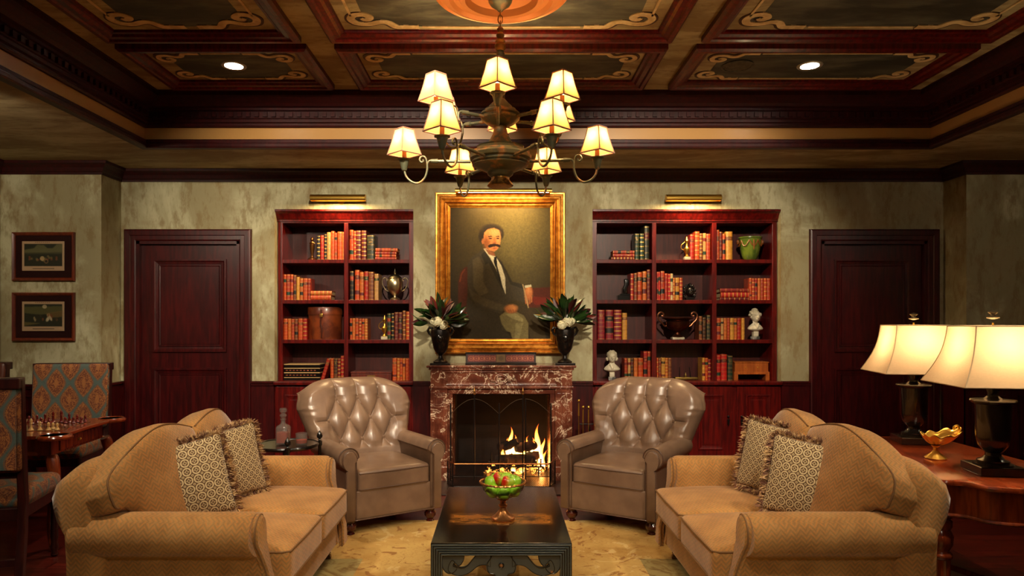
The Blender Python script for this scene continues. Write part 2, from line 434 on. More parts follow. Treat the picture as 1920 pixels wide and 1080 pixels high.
def tag(o, label, cat, group=None, kind=None):
    o['label'] = label; o['category'] = cat
    if group: o['group'] = group
    if kind: o['kind'] = kind
    return o
def thing(name, label, cat, loc=(0, 0, 0), rz=0, group=None):
    o = bpy.data.objects.new(name, None); C.objects.link(o); o.location = loc; o.rotation_euler = (0, 0, rz); o.empty_display_size = .05
    return tag(o, label, cat, group)
def copy_tree(o, parent=None):
    c = o.copy(); C.objects.link(c); c.parent = parent
    for ch in list(o.children): copy_tree(ch, c)
    return c
def struct(o): o['kind'] = 'structure'; return o
def catmull(pts, n=8, closed=False):
    P = [Vector(p) for p in pts]; out = []; N = len(P)
    rng = range(N) if closed else range(N-1)
    for i in rng:
        g = lambda k: P[k % N] if closed else P[max(0, min(N-1, k))]
        a, b, c, d = g(i-1), g(i), g(i+1), g(i+2)
        for t in range(n):
            t /= n; out.append(.5*((2*b)+(c-a)*t+(2*a-5*b+4*c-d)*t*t+(3*b-a-3*c+d)*t**3))
    if not closed: out.append(P[-1])
    return out
def sweep(path, prof, closed=True):
    """path: 2D points, interior on the left; prof: (offset inward, z)"""
    mb = MB(); N = len(path); P = [Vector(p) for p in path]; rings = []
    for i in range(N):
        ns = []
        if closed or i > 0: d = (P[i]-P[i-1]).normalized(); ns.append(Vector((-d.y, d.x)))
        if closed or i < N-1: d = (P[(i+1) % N]-P[i]).normalized(); ns.append(Vector((-d.y, d.x)))
        o = ns[0] if len(ns) == 1 else (ns[0]+ns[1])/(1+ns[0].dot(ns[1]))
        rings.append([(P[i].x+o.x*a, P[i].y+o.y*a, z) for a, z in prof])
    if closed: rings.append(rings[0])
    return mb.loft(rings, True, not closed)
def X(px, Y): return (px-940)*Y/1300
def Z(py, Y): return 1.48-(py-605)*Y/1300
# ================================================================ THE ROOM
D = 6.84; DP = 6.5; RX0, RX1, RY0 = -4.69, 5.2, -3.0
NX0, NX1 = -3.75, 4.36
BL = (-2.237, -.868); BR = (.90, 2.758)          # bookcase niches
DL = (-3.595, -2.578); DR = (3.152, 4.195)       # door openings
struct(MB().box(RX0-.2, RX1+.2, RY0-.2, 7.6, -.12, 0).build('floor', FLOOR, smooth=False))
w = MB(); y0, y1 = D, D+.56; T_ = 3.6
for a, b in ((NX0-.3, DL[0]), (DL[1], BL[0]), (BL[1], -.51), (.51, BR[0]), (BR[1], DR[0]), (DR[1], NX1+.3)): w.box(a, b, y0, y1, 0, T_)
for (a, b), z in ((DL, 2.285), (DR, 2.285), (BL, 2.60), (BR, 2.60), ((-.51, .51), .84)): w.box(a, b, y0, y1, z, T_)
struct(w.build('wall_back', PLAS, smooth=False))
struct(MB().box(RX0-.2, RX1+.2, D+.56, D+.66, 0, T_).build('wall_behind', MAHD, smooth=False))
struct(MB().box(RX0-.2, NX0, DP, D, 0, T_).build('wall_pier_left', PLAS, smooth=False))
struct(MB().box(NX1, RX1+.2, DP, D, 0, T_).build('wall_pier_right', PLAS, smooth=False))
struct(MB().box(RX0-.2, RX0, RY0, DP, 0, T_).build('wall_left', PLAS, smooth=False))
struct(MB().box(RX1, RX1+.2, RY0, DP, 0, T_).build('wall_right', PLAS, smooth=False))
struct(MB().box(RX0-.2, RX1+.2, RY0-.2, RY0, 0, T_).build('wall_front', PLAS, smooth=False))
# lower soffit around the tray
TX0, TX1, TY0, TY1 = -3.06, 3.68, -1.4, 5.94
s = MB(); s.box(RX0-.2, TX0, RY0, 7.3, ZS, 3.6); s.box(TX1, RX1+.2, RY0, 7.3, ZS, 3.6); s.box(TX0, TX1, TY1, 7.3, ZS, 3.6); s.box(TX0, TX1, RY0, TY0, ZS, 3.6)
struct(s.build('ceiling_soffit', CPLAS, smooth=False))
struct(MB().box(TX0-.1, TX1+.1, TY0-.1, TY1+.1, ZC, ZC+.2).build('ceiling', CPLAS, smooth=False))
tray = [(TX0, TY0), (TX1, TY0), (TX1, TY1), (TX0, TY1)]
struct(sweep(tray, [(-.02, ZS-.012), (.035, ZS-.012), (.042, ZS+.0), (.042, ZS+.025), (.03, ZS+.035), (.03, ZS+.06), (.015, ZS+.068), (-.02, ZS+.068)]).build('trim_1', MAHC, smooth=False))
cz = ZS+.165
struct(sweep(tray, [(-.02, cz), (.03, cz), (.04, cz+.012), (.04, cz+.03), (.06, cz+.036), (.06, cz+.06), (.075, cz+.065), (.08, cz+.12), (.10, cz+.125), (.10, cz+.145), (.13, cz+.15), (.15, cz+.17), (.19, cz+.2), (.215, cz+.215), (.215, ZC-.008), (.23, ZC-.008), (.23, ZC+.02), (-.02, ZC+.02)]).build('trim_2', MAHC, smooth=False))
dn = MB()
for i in range(92):
    x = TX0+.12+i*.0715
    dn.box(x, x+.035, TY1-.097, TY1-.078, cz+.072, cz+.112)
for i in range(64):
    y = TY1-.16-i*.0715
    dn.box(TX0+.078, TX0+.097, y, y+.035, cz+.072, cz+.112); dn.box(TX1-.097, TX1-.078, y, y+.035, cz+.072, cz+.112)
struct(dn.build('trim_3', MAHC, smooth=False))
# fascia between the two mouldings
struct(sweep(tray, [(-.02, ZS+.06), (.008, ZS+.06), (.008, cz+.01), (-.02, cz+.01)]).build('trim_4', M('fascia_gold', rgb(176, 132, 74), rough=.35), smooth=False))
room = [(RX0, RY0), (RX1, RY0), (RX1, DP), (NX1, DP), (NX1, D), (NX0, D), (NX0, DP), (RX0, DP)]
struct(sweep(room, [(-.02, 2.868), (.018, 2.868), (.022, 2.885), (.035, 2.893), (.05, 2.925), (.075, 2.948), (.095, 2.958), (.10, 2.975), (.105, ZS+.005), (-.02, ZS+.005)]).build('trim_5', MAHC, smooth=False))
# coffers: moulded frame, painted field and scrolls
def coffer(n, x0, x1, y0, y1, detail=True, cut=None):
    z = ZC
    pr = [(0, z+.005), (0, z-.035), (.018, z-.05), (.045, z-.05), (.055, z-.038), (.085, z-.034), (.10, z-.02), (.118, z-.016), (.125, z+.005)]
    f = struct(sweep([(x0, y0), (x1, y0), (x1, y1), (x0, y1)], pr).build('trim_%d' % n, MAH, smooth=False))
    if not detail: return f
    ix, iy = (x1-x0)/2-.125, (y1-y0)/2-.125; cx, cy = (x0+x1)/2, (y0+y1)/2
    # one quarter of the ornament; a: from the middle out, b: from the middle up (metres from the corner)
    q = .16 if iy < .4 else .21
    my = iy-.05*q/.2
    quarter = [(ix-2.35*q, my), (ix-1.9*q, my), (ix-1.65*q, my-.02*q), (ix-1.45*q, my-.30*q), (ix-1.2*q, my-.36*q), (ix-.85*q, my-.22*q), (ix-.5*q, my-.26*q), (ix-.36*q, my-.55*q), (ix-.50*q, my-.82*q), (ix-.80*q, my-.86*q), (ix-.95*q, my-.66*q), (ix-.80*q, my-.52*q), (ix-.68*q, my-.62*q)]
    if iy < .4: quarter = [(a, min(b, iy) if b > 0 else .01+b*0) for a, b in quarter]; quarter = [(a, max(.018, b)) for a, b in quarter]
    qs = [(v.x, v.y) for v in catmull(quarter, 6)]
    k_end = 6*9
    outline = []
    out_q = qs[:k_end]
    for sx, sy, rev in ((1, 1, False), (1, -1, True), (-1, -1, False), (-1, 1, True)):
        seg = [(cx+a*sx, cy+b*sy) for a, b in (out_q[::-1] if rev else out_q)]
        outline += seg
    MB().prism(outline, lambda a, b, d: (a, b, d), z-.003, z+.002).build('painted_field', FIELD, f, smooth=False, fix=True)
    W_ = .035 if iy < .4 else .05
    def ribbon(mb, pts, wd, zz, mi=0):
        P = [Vector(p) for p in pts]; L = []; Rr = []
        for i in range(len(P)):
            d = (P[min(i+1, len(P)-1)]-P[max(i-1, 0)]); d.normalize(); nn = Vector((-d.y, d.x)); k = wd/2*(1 if i < len(P)-8 else .45+.55*(len(P)-1-i)/8)
            L.append((P[i].x+nn.x*k, P[i].y+nn.y*k, zz)); Rr.append((P[i].x-nn.x*k, P[i].y-nn.y*k, zz))
        n_ = len(L); vs = L+Rr+[(a, b, zz+.006) for a, b, _ in L]+[(a, b, zz+.006) for a, b, _ in Rr]; fs = []
        for i in range(n_-1):
            fs += [(i, n_+i, n_+i+1, i+1), (i, i+1, 2*n_+i+1, 2*n_+i), (n_+i+1, n_+i, 3*n_+i, 3*n_+i+1)]
        mb.add(vs, fs, mi)
    rb = MB(); sh = MB()
    for sx in (1, -1):
        for sy in (1, -1):
            pts = [(cx+a*sx, cy+b*sy) for a, b in qs]
            ribbon(rb, pts, W_, z-.009)
            ribbon(sh, [(a+.008*sx, b+.008*sy) for a, b in pts], W_+.016, z-.006)
    for sy in (1, -1):
        if ix-2.35*q > .1:
            ribbon(rb, [(cx-(ix-2.45*q), cy+my*sy), (cx, cy+my*sy), (cx+(ix-2.45*q), cy+my*sy)], W_*.62, z-.009)
    if iy > .4:
        for sx in (1, -1):
            ex = ix-.40*q; hb = my-.75*q
            ribbon(rb, [(cx+ex*sx, cy-hb), (cx+ex*sx, cy), (cx+ex*sx, cy+hb)], W_*.62, z-.009)
    rb.build('scroll_band', BAND, f, smooth=False, fix=True); sh.build('scroll_edge', BANDSH, f, smooth=False, fix=True)
    return f
n = 10
for (x0, x1) in ((-2.66, -1.345), (-1.15, 1.15), (1.345, 3.30)):
    coffer(n, x0, x1, 4.77, 5.60); coffer(n+1, x0, x1, 3.33, 4.665); coffer(n+2, x0, x1, 1.9, 3.225, False); n += 3
# carved ceiling rose
mr = MB().lathe([(.40, .005), (.40, -.014), (.385, -.03), (.37, -.02), (.345, -.022), (.335, -.05), (.30, -.062), (.28, -.045), (.25, -.045), (.24, -.06), (.21, -.064), (.19, -.03), (.12, -.02), (0, -.02)], 64)
o = mr.build('ceiling_rose', M('gilded_plaster', rgb(190, 118, 60), rough=.35, metal=.3), ang=25, fix=True); o.location = (0, 4.0, ZC); tag(o, 'large round gilded plaster rose on the ceiling above the chandelier', 'ceiling rose')

def downlight(x, y, z, label, aim, watts, cone, vis=True):
    t = thing('downlight', label, 'ceiling light', (x, y, z), group='recessed ceiling downlights')
    MB().lathe([(.066, -.004), (.088, -.006), (.092, .0), (.092, .004), (.066, .004)], 32).build('trim_ring', M('ring_enamel', rgb(180, 170, 150), rough=.3, metal=.4), t, ang=30, fix=True)
    MB().lathe([(.066, -.0045), (.001, -.0045), (.001, .003), (.066, .003)], 24).build('lens', M('downlight_lens', (1, 1, 1), emit=(1, .86, .68), es=22), t, fix=True)
    light('SPOT', 'downlight_lamp', (0, 0, -.02), watts, KEY, .07, None, cone, .6, t).rotation_euler = (Vector(aim)-Vector((x, y, z))).to_track_quat('-Z', 'Y').to_euler()
names = ['round recessed downlight in the left small coffer of the painted ceiling', 'round recessed downlight in the right small coffer of the painted ceiling']
hid = ['added fill, left, nearer row of coffers', 'added fill, right, nearer row of coffers', 'added fill, beside the middle, left of centre', 'added fill, beside the middle, right of centre', 'added fill, left, above the viewer', 'added fill, right, above the viewer', 'lower soffit at the left side', 'lower soffit at the right side', 'added fill, middle, above the viewer', 'added fill, far left, behind the viewer', 'added fill, middle, behind the viewer']  # unseen fill lamps, added, apart from the soffit pair
for i, (x, y, aim, wt, cone) in enumerate(SPOTS):
    z = ZS if (x < TX0 or x > TX1) else ZC-.004
    downlight(x, y, z, names[i] if i < 2 else 'recessed downlight in the ceiling, '+hid[i-2], aim, wt, cone)
o = MB().lathe([(.115, .003), (.118, -.006), (.10, -.012), (.095, -.005), (.05, -.008), (0, -.008)], 40).build('ceiling_speaker', M('speaker_grille', fn=vary(rgb(56, 54, 42), rgb(84, 80, 62), 30), rough=.6), fix=True)
o.location = (1.76, 5.17, ZC-.004); tag(o, 'round painted speaker grille in the right coffer, left of its downlight', 'speaker')

# ---------------------------------------------------------------- panelled woodwork
def frame_ring(mb, x0, x1, z0, z1, w_, y, d, mi=0):
    """raised picture-frame moulding on a wall facing -Y"""
    o = [(x0, z0), (x1, z0), (x1, z1), (x0, z1)]
    rings = []
    for ins, dy in ((0, 0), (0, d), (w_*.35, d), (w_*.6, d*.45), (w_, d*.3), (w_, 0)):
        rings.append([(x0+ins, y-dy, z0+ins), (x1-ins, y-dy, z0+ins), (x1-ins, y-dy, z1-ins), (x0+ins, y-dy, z1-ins)])
    rings = [list(r) for r in zip(*rings)]  # per corner
    rings.append(rings[0]); mb.loft(rings, False, False, mi)
    n = 6
def door(n, x0, x1, label):
    d = struct(MB().box(x0, x1, D+.035, D+.08, 0, 2.285).build('door_%d' % n, MAHD, smooth=False, bevel=.003))
    cx = (x0+x1)/2; hw = (x1-x0)/2
    px0, px1 = cx-hw+.145, cx+hw-.145
    for (a, b) in ((1.19, 2.11), (.20, 1.03)):
        p = MB(); frame_ring(p, px0, px1, a, b, .05, D+.035, .018)
        frame_ring(p, px0+.055, px1-.055, a+.055, b-.055, .03, D+.035, .008); p.box(px0+.075, px1-.075, D+.026, D+.04, a+.075, b-.075)
        p.build('door_panel', MAHD, d, smooth=False, fix=True)
    c = MB(); W = .118
    prof = [(0, 0), (0, .02), (.012, .026), (.05, .026), (.056, .034), (.10, .036), (.112, .03), (.118, 0)]
    # casing: mitred sweep up, over and down
    rings = []
    for (px, pz, sx, sz) in ((x0, 0, -1, 0), (x0, 2.285, -1, 1), (x1, 2.285, 1, 1), (x1, 0, 1, 0)):
        rings.append([(px+sx*a, D-b+(.035 if a == 0 and b == 0 else 0), pz+sz*a) for a, b in prof]+[])
    c.loft(rings, False, False)
    c.box(x0-.002, x0+.03, D-.012, D+.05, 0, 2.285); c.box(x1-.03, x1+.002, D-.012, D+.05, 0, 2.285); c.box(x0-.01, x1+.01, D-.012, D+.05, 2.255, 2.292)
    struct(c.build('trim_%d' % (40+n), MAHD, smooth=False, fix=True))
door(1, *DL, ''); door(2, *DR, '')
wn = MB()
def wains(x0, x1, Y):
    wn.box(x0, x1, Y-.022, Y+.004, 0, .88)
    wn.box(x0, x1, Y-.045, Y+.004, .885, .905); wn.box(x0, x1, Y-.034, Y, .862, .886); wn.box(x0, x1, Y-.035, Y, 0, .15)
    if x1-x0 > .3:
        k = max(1, round((x1-x0)/.5)); ww = (x1-x0)/k
        for i in range(k): frame_ring(wn, x0+i*ww+.06, x0+(i+1)*ww-.06, .22, .80, .04, Y-.022, .014)
for a, b in ((DL[1]+.118, BL[0]), (BL[1], -.69), (.69, BR[0]), (BR[1], DR[0]-.118)): wains(a, b, D)
wains(NX0, DL[0]-.118, D) if DL[0]-.118-NX0 > .02 else None
wains(RX0, NX0+.022, DP); wains(NX1-.022, RX1, DP)
for x, s_ in ((NX0, 1), (NX1, -1)):
    a, b = sorted((x, x+s_*.022)); wn.box(a, b, DP-.02, D, 0, .88); a, b = sorted((x, x+s_*.045)); wn.box(a, b, DP-.04, D, .885, .905)
for x, s_ in ((RX0, 1), (RX1, -1)):
    a, b = sorted((x, x+s_*.022)); wn.box(a, b, RY0, DP, 0, .88); a, b = sorted((x, x+s_*.045)); wn.box(a, b, RY0, DP, .885, .905)
    for i in range(12):
        y = DP-.1-i*.75; q = MB(); frame_ring(q, 0, .65, .22, .80, .04, 0, .014)
        T = Matrix.Translation((x+s_*.022, y if s_ < 0 else y-.65, 0)) @ Matrix.Rotation(R(90)*s_, 4, 'Z')
        wn.add(q.v, q.f, 0, T)
struct(wn.build('trim_60', MAHD, smooth=False, fix=True))

# ---------------------------------------------------------------- base cabinets under the bookcases
def cabinet(x0, x1, nd, label):
    t = thing('base_cabinet', label, 'cabinet', ((x0+x1)/2, D, 0), 0, 'cabinets under the bookcases'); hw = (x1-x0)/2
    b = MB(); b.box(-hw, hw, .0, .5, 0, .865); b.box(-hw, hw, -.025, 0, 0, .12); b.build('body', MAH, t, smooth=False, bevel=.003)
    MB().box(-hw, hw, -.05, .5, .868, .902).build('cabinet_top', MAH, t, smooth=False, bevel=.006)
    ww = 2*hw/nd
    for i in range(nd):
        a = -hw+i*ww+.02; c = -hw+(i+1)*ww-.02
        dd = MB(); dd.box(a, c, -.022, 0, .14, .85); frame_ring(dd, a+.09, c-.09, .23, .77, .035, -.022, .010); dd.box(a+.14, c-.14, -.026, -.02, .28, .72)
        d_ = dd.build('door', MAH, t, smooth=False, bevel=.002, fix=True)
        kx = a+.045 if i % 2 else c-.045
        k = MB(); k.ball((kx, -.04, .56), .012, 12); k.lathe([(.004, 0), (.009, .02), (.012, .06), (.004, .065)], 10, (kx, -.04, .47)); k.build('handle', IRON, d_)
cabinet(BL[0], BL[1], 3, 'mahogany base cabinet under the left bookcase'); cabinet(BR[0], BR[1], 4, 'mahogany base cabinet under the right bookcase')

# ---------------------------------------------------------------- bookcases
SF = D+.08                                     # front plane of the shelves
SH = [Z(714, SF), Z(637, SF), Z(562.5, SF), Z(486.5, SF)]   # tops of shelf boards
BACK = SF+.34
def bookcase(x0, x1, divs, label):
    t = thing('bookcase', label, 'bookcase', ((x0+x1)/2, SF, .902)); cx = (x0+x1)/2; zz = -.902
    sw = .045
    for a, b in ((x0+.008, x0+.008+sw), (x1-.008-sw, x1-.008)): MB().box(a-cx, b-cx, 0, .35, 0, 2.52+zz).build('side_panel', MAH, t, smooth=False, bevel=.002)
    MB().box(x0-cx+.01, x1-cx-.01, .342, .352, 0, 2.5+zz).build('back_panel', M('mahogany_back', fn=f_mahog(rgb(58, 18, 15), rgb(80, 28, 22)), rough=.4), t, smooth=False)
    MB().box(x0-cx+.05, x1-cx-.05, .0, .345, Z(418, SF)+zz, 2.52+zz).build('top_panel', MAH, t, smooth=False)
    for d in divs: MB().box(d-.021-cx, d+.021-cx, -.002, .343, 0, Z(418, SF)+zz).build('divider', MAH, t, smooth=False, bevel=.002)
    xs = [x0+.053]+list(divs)+[x1-.053]
    for h in SH[1:]:
        for a, b in zip(xs[:-1], xs[1:]):
            a_ = a+.021 if a in divs else a; b_ = b-.021 if b in divs else b
            MB().box(a_-cx, b_-cx, .004, .343, h-.036+zz, h+zz).build('shelf', MAH, t, smooth=False, bevel=.002)
    # cornice rising to the wall plane
    pr = [(0, 2.49), (-.012, 2.49), (-.012, 2.505), (-.02, 2.512), (-.03, 2.53), (-.05, 2.56), (-.07, 2.575), (-.082, 2.58), (-.082, 2.598), (.0, 2.598)]
    c = MB(); c.loft([[(x0+.002-cx, y, z+zz) for y, z in pr], [(x1-.002-cx, y, z+zz) for y, z in pr]]); c.build('cornice', MAH, t, smooth=False, fix=True)
    return t
LD = [X(649, SF)]; RD = [X(1226.5, SF), X(1339.5, SF)]
bookcase(*BL, LD, 'tall built-in mahogany bookcase left of the fireplace, two bays wide')
bookcase(*BR, RD, 'tall built-in mahogany bookcase right of the fireplace, three bays wide')

def picture_light(x, y, z, L, r, label, watts, arm=True, aim=(0, .1, -1)):
    t = thing('picture_light', label, 'picture light', (x, y, z), 0, 'brass picture lights')
    mb = MB()
    def q(u, v): a = R(-50+280*v) ; return (-L/2+L*u, -r*math.sin(a)*0+r*math.cos(a), r*math.sin(a))
    pts = [(r*math.cos(R(-40+260*i/16)), r*math.sin(R(-40+260*i/16))) for i in range(17)]
    pin = [((r-.003)*math.cos(R(-40+260*i/16)), (r-.003)*math.sin(R(-40+260*i/16))) for i in range(17)][::-1]
    poly = pts+pin
    mb.prism(poly, lambda a, b, d: (d, a, b), -L/2, L/2); 
    for e in (-L/2, L/2-.004): mb.prism(pts, lambda a, b, d: (d, a, b), e, e+.004)
    mb.build('reflector', BRASS, t, ang=30, fix=True)
    MB().tube([(0, r*.9, .01), (0, .10, .03), (0, D-y, .0)], .008, 8).build('arm', BRASS, t)
    MB().lathe([(.035, 0), (.035, .012), (.02, .02)], 16, T=Matrix.Translation((0, D-y, 0)) @ Matrix.Rotation(R(90), 4, 'X')).build('wall_plate', BRASS, t)
    MB().tube([(-L/2+.03, 0, -.006), (L/2-.03, 0, -.006)], .011, 10).build('tube_bulb', M('tube_bulb', emit=(1, .7, .35), es=10), t)
    d = bpy.data.lights.new('picture_lamp', 'AREA'); d.shape = 'RECTANGLE'; d.size = L*.7; d.size_y = .03; d.energy = watts; d.color = (1, .68, .32)
    l = bpy.data.objects.new('picture_lamp', d); C.objects.link(l); l.parent = t; l.location = (0, 0, -.022); l.rotation_euler = Vector(aim).to_track_quat('-Z', 'Y').to_euler()
for px, lb in ((634, 'short brass picture light on the wall above the left bookcase'), (1300, 'short brass picture light on the wall above the right bookcase')):
    Y = 6.70; picture_light(X(px, Y), Y, Z(372, Y), .53, .038, lb, 9)

# ---------------------------------------------------------------- fireplace
FY = 6.45
t = thing('fireplace', 'red marble fireplace surround with white veining and open hearth', 'fireplace', (0, FY, 0))
def L(px, Y=FY): return X(px, Y)
m = MB(); e = MB()
zt = Z(685, FY)
e.box(-.695, .695, -.03, .39, zt-.022, zt); e.box(-.675, .675, -.015, .39, zt-.045, zt-.022)
e.build('mantel_shelf', MARB, t, smooth=False, bevel=.006)
fr = MB(); z1 = zt-.045; z0 = Z(727, FY)
fr.box(-.66, .66, .0, .39, z0, z1); fr.box(-.67, .67, -.012, .39, z0-.008, z0+.012)
frame_ring(fr, -.52, .52, z0+.025, z1-.012, .02, 0, .012)
fr.box(-.655, -.55, -.012, 0, z0+.01, z1); fr.box(.55, .655, -.012, 0, z0+.01, z1)
fr.build('frieze', MARB, t, smooth=False, bevel=.003, fix=True)
oc = MB(); cz_ = (z0+z1)/2
for k in range(2):
    oc.tube([(.062*(1-.3*k)*math.cos(a), -.014, cz_+.045*(1-.3*k)*math.sin(a)) for a in np.linspace(0, 2*PI, 25)[:-1]], .008, 8, closed=True)
oc.tube([(x, -.014, cz_+.02*math.sin(x*60)) for x in np.linspace(.06, .13, 10)], [.009-.0006*i for i in range(10)], 6); oc.tube([(-x, -.014, cz_+.02*math.sin(x*60)) for x in np.linspace(.06, .13, 10)], [.009-.0006*i for i in range(10)], 6)
oc.ball((0, -.008, cz_), (.03, .012, .02)); oc.build('cartouche', MARB, t)
MB().box(-.50, .50, .015, .39, Z(739, FY), z0-.005).build('lintel', MARB, t, smooth=False, bevel=.004)
for s_ in (-1, 1):
    j = MB(); a, b = sorted((s_*.50, s_*.66)); j.box(a, b, 0, .39, 0, z0-.006); j.box(a-.006, b+.006, -.012, .39, 0, .14)
    for q in (.535, .58, .625): j.box(s_*q-.014, s_*q+.014, -.008, 0, .16, z0-.05)
    a, b = sorted((s_*.455, s_*.50)); j.box(a, b, .02, .39, 0, Z(739, FY)+.01)
    j.build('jamb', MARB, t, smooth=False, bevel=.003)
fb = MB(); fb.box(-.52, -.47, .1, 1.0, 0, .84); fb.box(.47, .52, .1, 1.0, 0, .84); fb.box(-.52, .52, .88, 1.0, 0, .84); fb.box(-.52, .52, .1, 1.0, .80, .86)
fb.build('firebox', BRICK, t, smooth=False)
MB().box(-.78, .78, -.52, .9, .0, .012).build('hearth', M('hearth_stone', fn=vary(rgb(36, 24, 20), rgb(56, 34, 26), 6), rough=.3), t, smooth=False, bevel=.004)

def log(p, q, r, label):
    p, q = Vector(p), Vector(q); n_ = 9; rr = [r*(.9+.2*random.random()) for _ in range(n_)]; rr[0] *= .8; rr[-1] *= .8
    o = MB().tube([p+(q-p)*i/(n_-1)+Vector((random.uniform(-.006, .006), 0, random.uniform(-.006, .006))) for i in range(n_)], rr, 12).build('firewood_log', LOG); return tag(o, label, 'log', 'logs burning in the fireplace')
FZ = 6.84
log((-.06, FZ-.08, .15), (.34, FZ-.1, .15), .05, 'long charred log lying across the front of the burning fire')
log((-.02, FZ+.08, .17), (.38, FZ+.06, .16), .05, 'charred log at the back of the fire, behind the long front one')
log((.02, FZ-.02, .24), (.16, FZ-.06, .33), .036, 'thin charred log leaning left on top of the fire')
log((.14, FZ-.08, .25), (.34, FZ+.04, .27), .05, 'thick short charred log on the right on top of the fire')
log((-.04, FZ-.04, .26), (.10, FZ+.02, .30), .035, 'small charred log at the left top of the fire')
g = thing('fire_grate', 'black iron log grate holding the burning logs', 'grate', (.14, FZ-.02, .012))
gm = MB()
for i in range(7): x = -.24+i*.08; gm.tube([(x, -.16, .16), (x, -.15, .08), (x, .14, .08), (x, .16, .16)], .008, 6)
for y in (-.12, .12): gm.tube([(-.27, y, .075), (.27, y, .075)], .008, 6)
gm.build('bars', IRON, g)
for x in (-.22, .22):
    for y in (-.12, .12): MB().tube([(x, y, .075), (x, y, 0)], .008, 6).build('leg', IRON, g)
em = MB()
for i in range(46):
    em.ball((.14+random.uniform(-.30, .30), FZ+random.uniform(-.17, .14), .028+random.random()*.03), (random.uniform(.015, .035), random.uniform(.015, .03), random.uniform(.012, .024)), 8)
o = em.build('ember_bed', EMBER); tag(o, 'glowing orange bed of embers under the fire grate', 'embers', kind='stuff')
fl = thing('fire', 'orange flames rising from the logs in the fireplace, plus their reflection at right', 'fire', (.12, FZ, .15))
def flame(x, y, z, h, w_, lean=0, name='flame'):
    ph = random.random()*6; pts = []; rr = []
    for i in range(18):
        u = i/17; pts.append((x+lean*u*u*h+.018*math.sin(ph+u*7)*u, y+.012*math.cos(ph+u*6)*u, z+u*h)); rr.append(max(.0008, w_*(math.sin(PI*min(1, .16+u*.84))**.9)*(1-u*.55)))
    MB().tube(pts, rr, 14).build('flame', FLAME, fl)
for a in ((-.035, 0, .04, .27, .030, .05), (-.06, .02, .02, .17, .028, -.1), (.0, .04, .03, .19, .03, .1), (.05, -.02, .0, .15, .04, .1), (.09, -.04, .0, .13, .04, -.1), (.13, .03, .05, .16, .032, .1), (.18, 0, .06, .11, .03, .2), (-.09, -.02, -.02, .12, .024, -.3),
          (.235, .1, -.02, .34, .04, .05), (.27, .07, -.08, .26, .036, .12), (.21, .12, -.06, .24, .04, -.1), (.25, -.06, -.13, .16, .03, .1), (.0, -.1, -.12, .07, .03, 0), (.08, -.12, -.12, .06, .035, 0), (.03, -.05, .0, .10, .03, -.2), (.29, .02, -.13, .2, .03, .1)): flame(*a)  # tall right-hand tongues model the fire's reflection, not burning logs
light('POINT', 'fire_glow', (.16, FZ-.06, .30), 5, (1, .36, .08), .07)
light('POINT', 'ember_glow', (.14, FZ-.28, .08), 2, (1, .34, .07), .05)

# fire screen: four wire-mesh leaves between brass-tipped poles, and low fender
fs = thing('fire_screen', 'tall black folding fire screen with arched leaves and finial poles', 'fire screen', (0, FY-.02, .012))
px = [-.47, -.25, -.02, .20, .225, .46]; tops = [.72, .80, .72, .80, .76, .72]
for i, (x, tt) in enumerate(zip(px, tops)):
    mb = MB(); mb.tube([(x, 0, 0), (x, 0, tt)], .0065, 8); mb.build('pole', IRON, fs)
    if i in (1, 3): MB().lathe([(.007, 0), (.012, .01), (.006, .018), (.012, .035), (.004, .06), (0, .075)], 12, (x, 0, tt)).build('finial', BRONZG, fs)
for a, b in ((0, 1), (1, 2), (2, 3), (4, 5)):
    xa, xb = px[a], px[b]
    MB().tube([(xa+(xb-xa)*u, 0, .62+.14*math.sin(PI*u/2) if a in (0, 2) else .62+.14*math.cos(PI*u/2)) for u in np.linspace(0, 1, 14)], .0022, 6).build('arch_rail', M('dull_rail', rgb(74, 60, 46), rough=.5, metal=.7), fs)
    mm = MB(); mm.prism([(xa, .04), (xb, .04)]+[(xb+(xa-xb)*u, .62+.14*(math.sin(PI*(1-u)/2) if a in (0, 2) else math.cos(PI*(1-u)/2))) for u in np.linspace(0, 1, 14)], lambda p, q, d: (p, d, q), -.0006, .0006); mm.build('mesh_leaf', M('wire_mesh', rgb(10, 8, 7), rough=1, alpha=.16, spec=0), fs, smooth=False)
    MB().tube([(xa, 0, .04), (xb, 0, .04)], .004, 6).build('bottom_rail', IRON, fs)
fd = thing('fender', 'low curved fireguard with brass rail and diamond wire mesh', 'fireguard', (0, FY-.30, .012))
def fpath(u):
    x = -.49+.98*u; e_ = min(u, 1-u); y = -.0 if e_ > .06 else (.06-e_)/.06*.18
    return x, y
top = .215
pts = [fpath(u) for u in np.linspace(0, 1, 41)]
MB().tube([(x, y, top) for x, y in pts], .007, 8).build('top_rail', M('fender_rail', rgb(130, 76, 40), rough=.3, metal=.9), fd)
MB().tube([(x, y, .012) for x, y in pts], .006, 6).build('bottom_rail', IRON, fd)
me_ = MB(); K = 62; hh = 13
for i in range(-hh, K):
    for sgn in (0, 1):
        line = []
        for k in range(hh+1):
            u = (i+k)/K if sgn == 0 else (i+hh-k)/K
            if 0 <= u <= 1: x, y = fpath(u); line.append((x, y, .012+(top-.012)*k/hh))
        if len(line) > 1: me_.tube(line[::1], .0012, 4)
me_.build('wire_mesh', IRON, fd, smooth=False)
for u in (0.0, .06, .94, 1): x, y = fpath(u); MB().tube([(x, y, 0), (x, y, top)], .006, 6).build('post', IRON, fd)
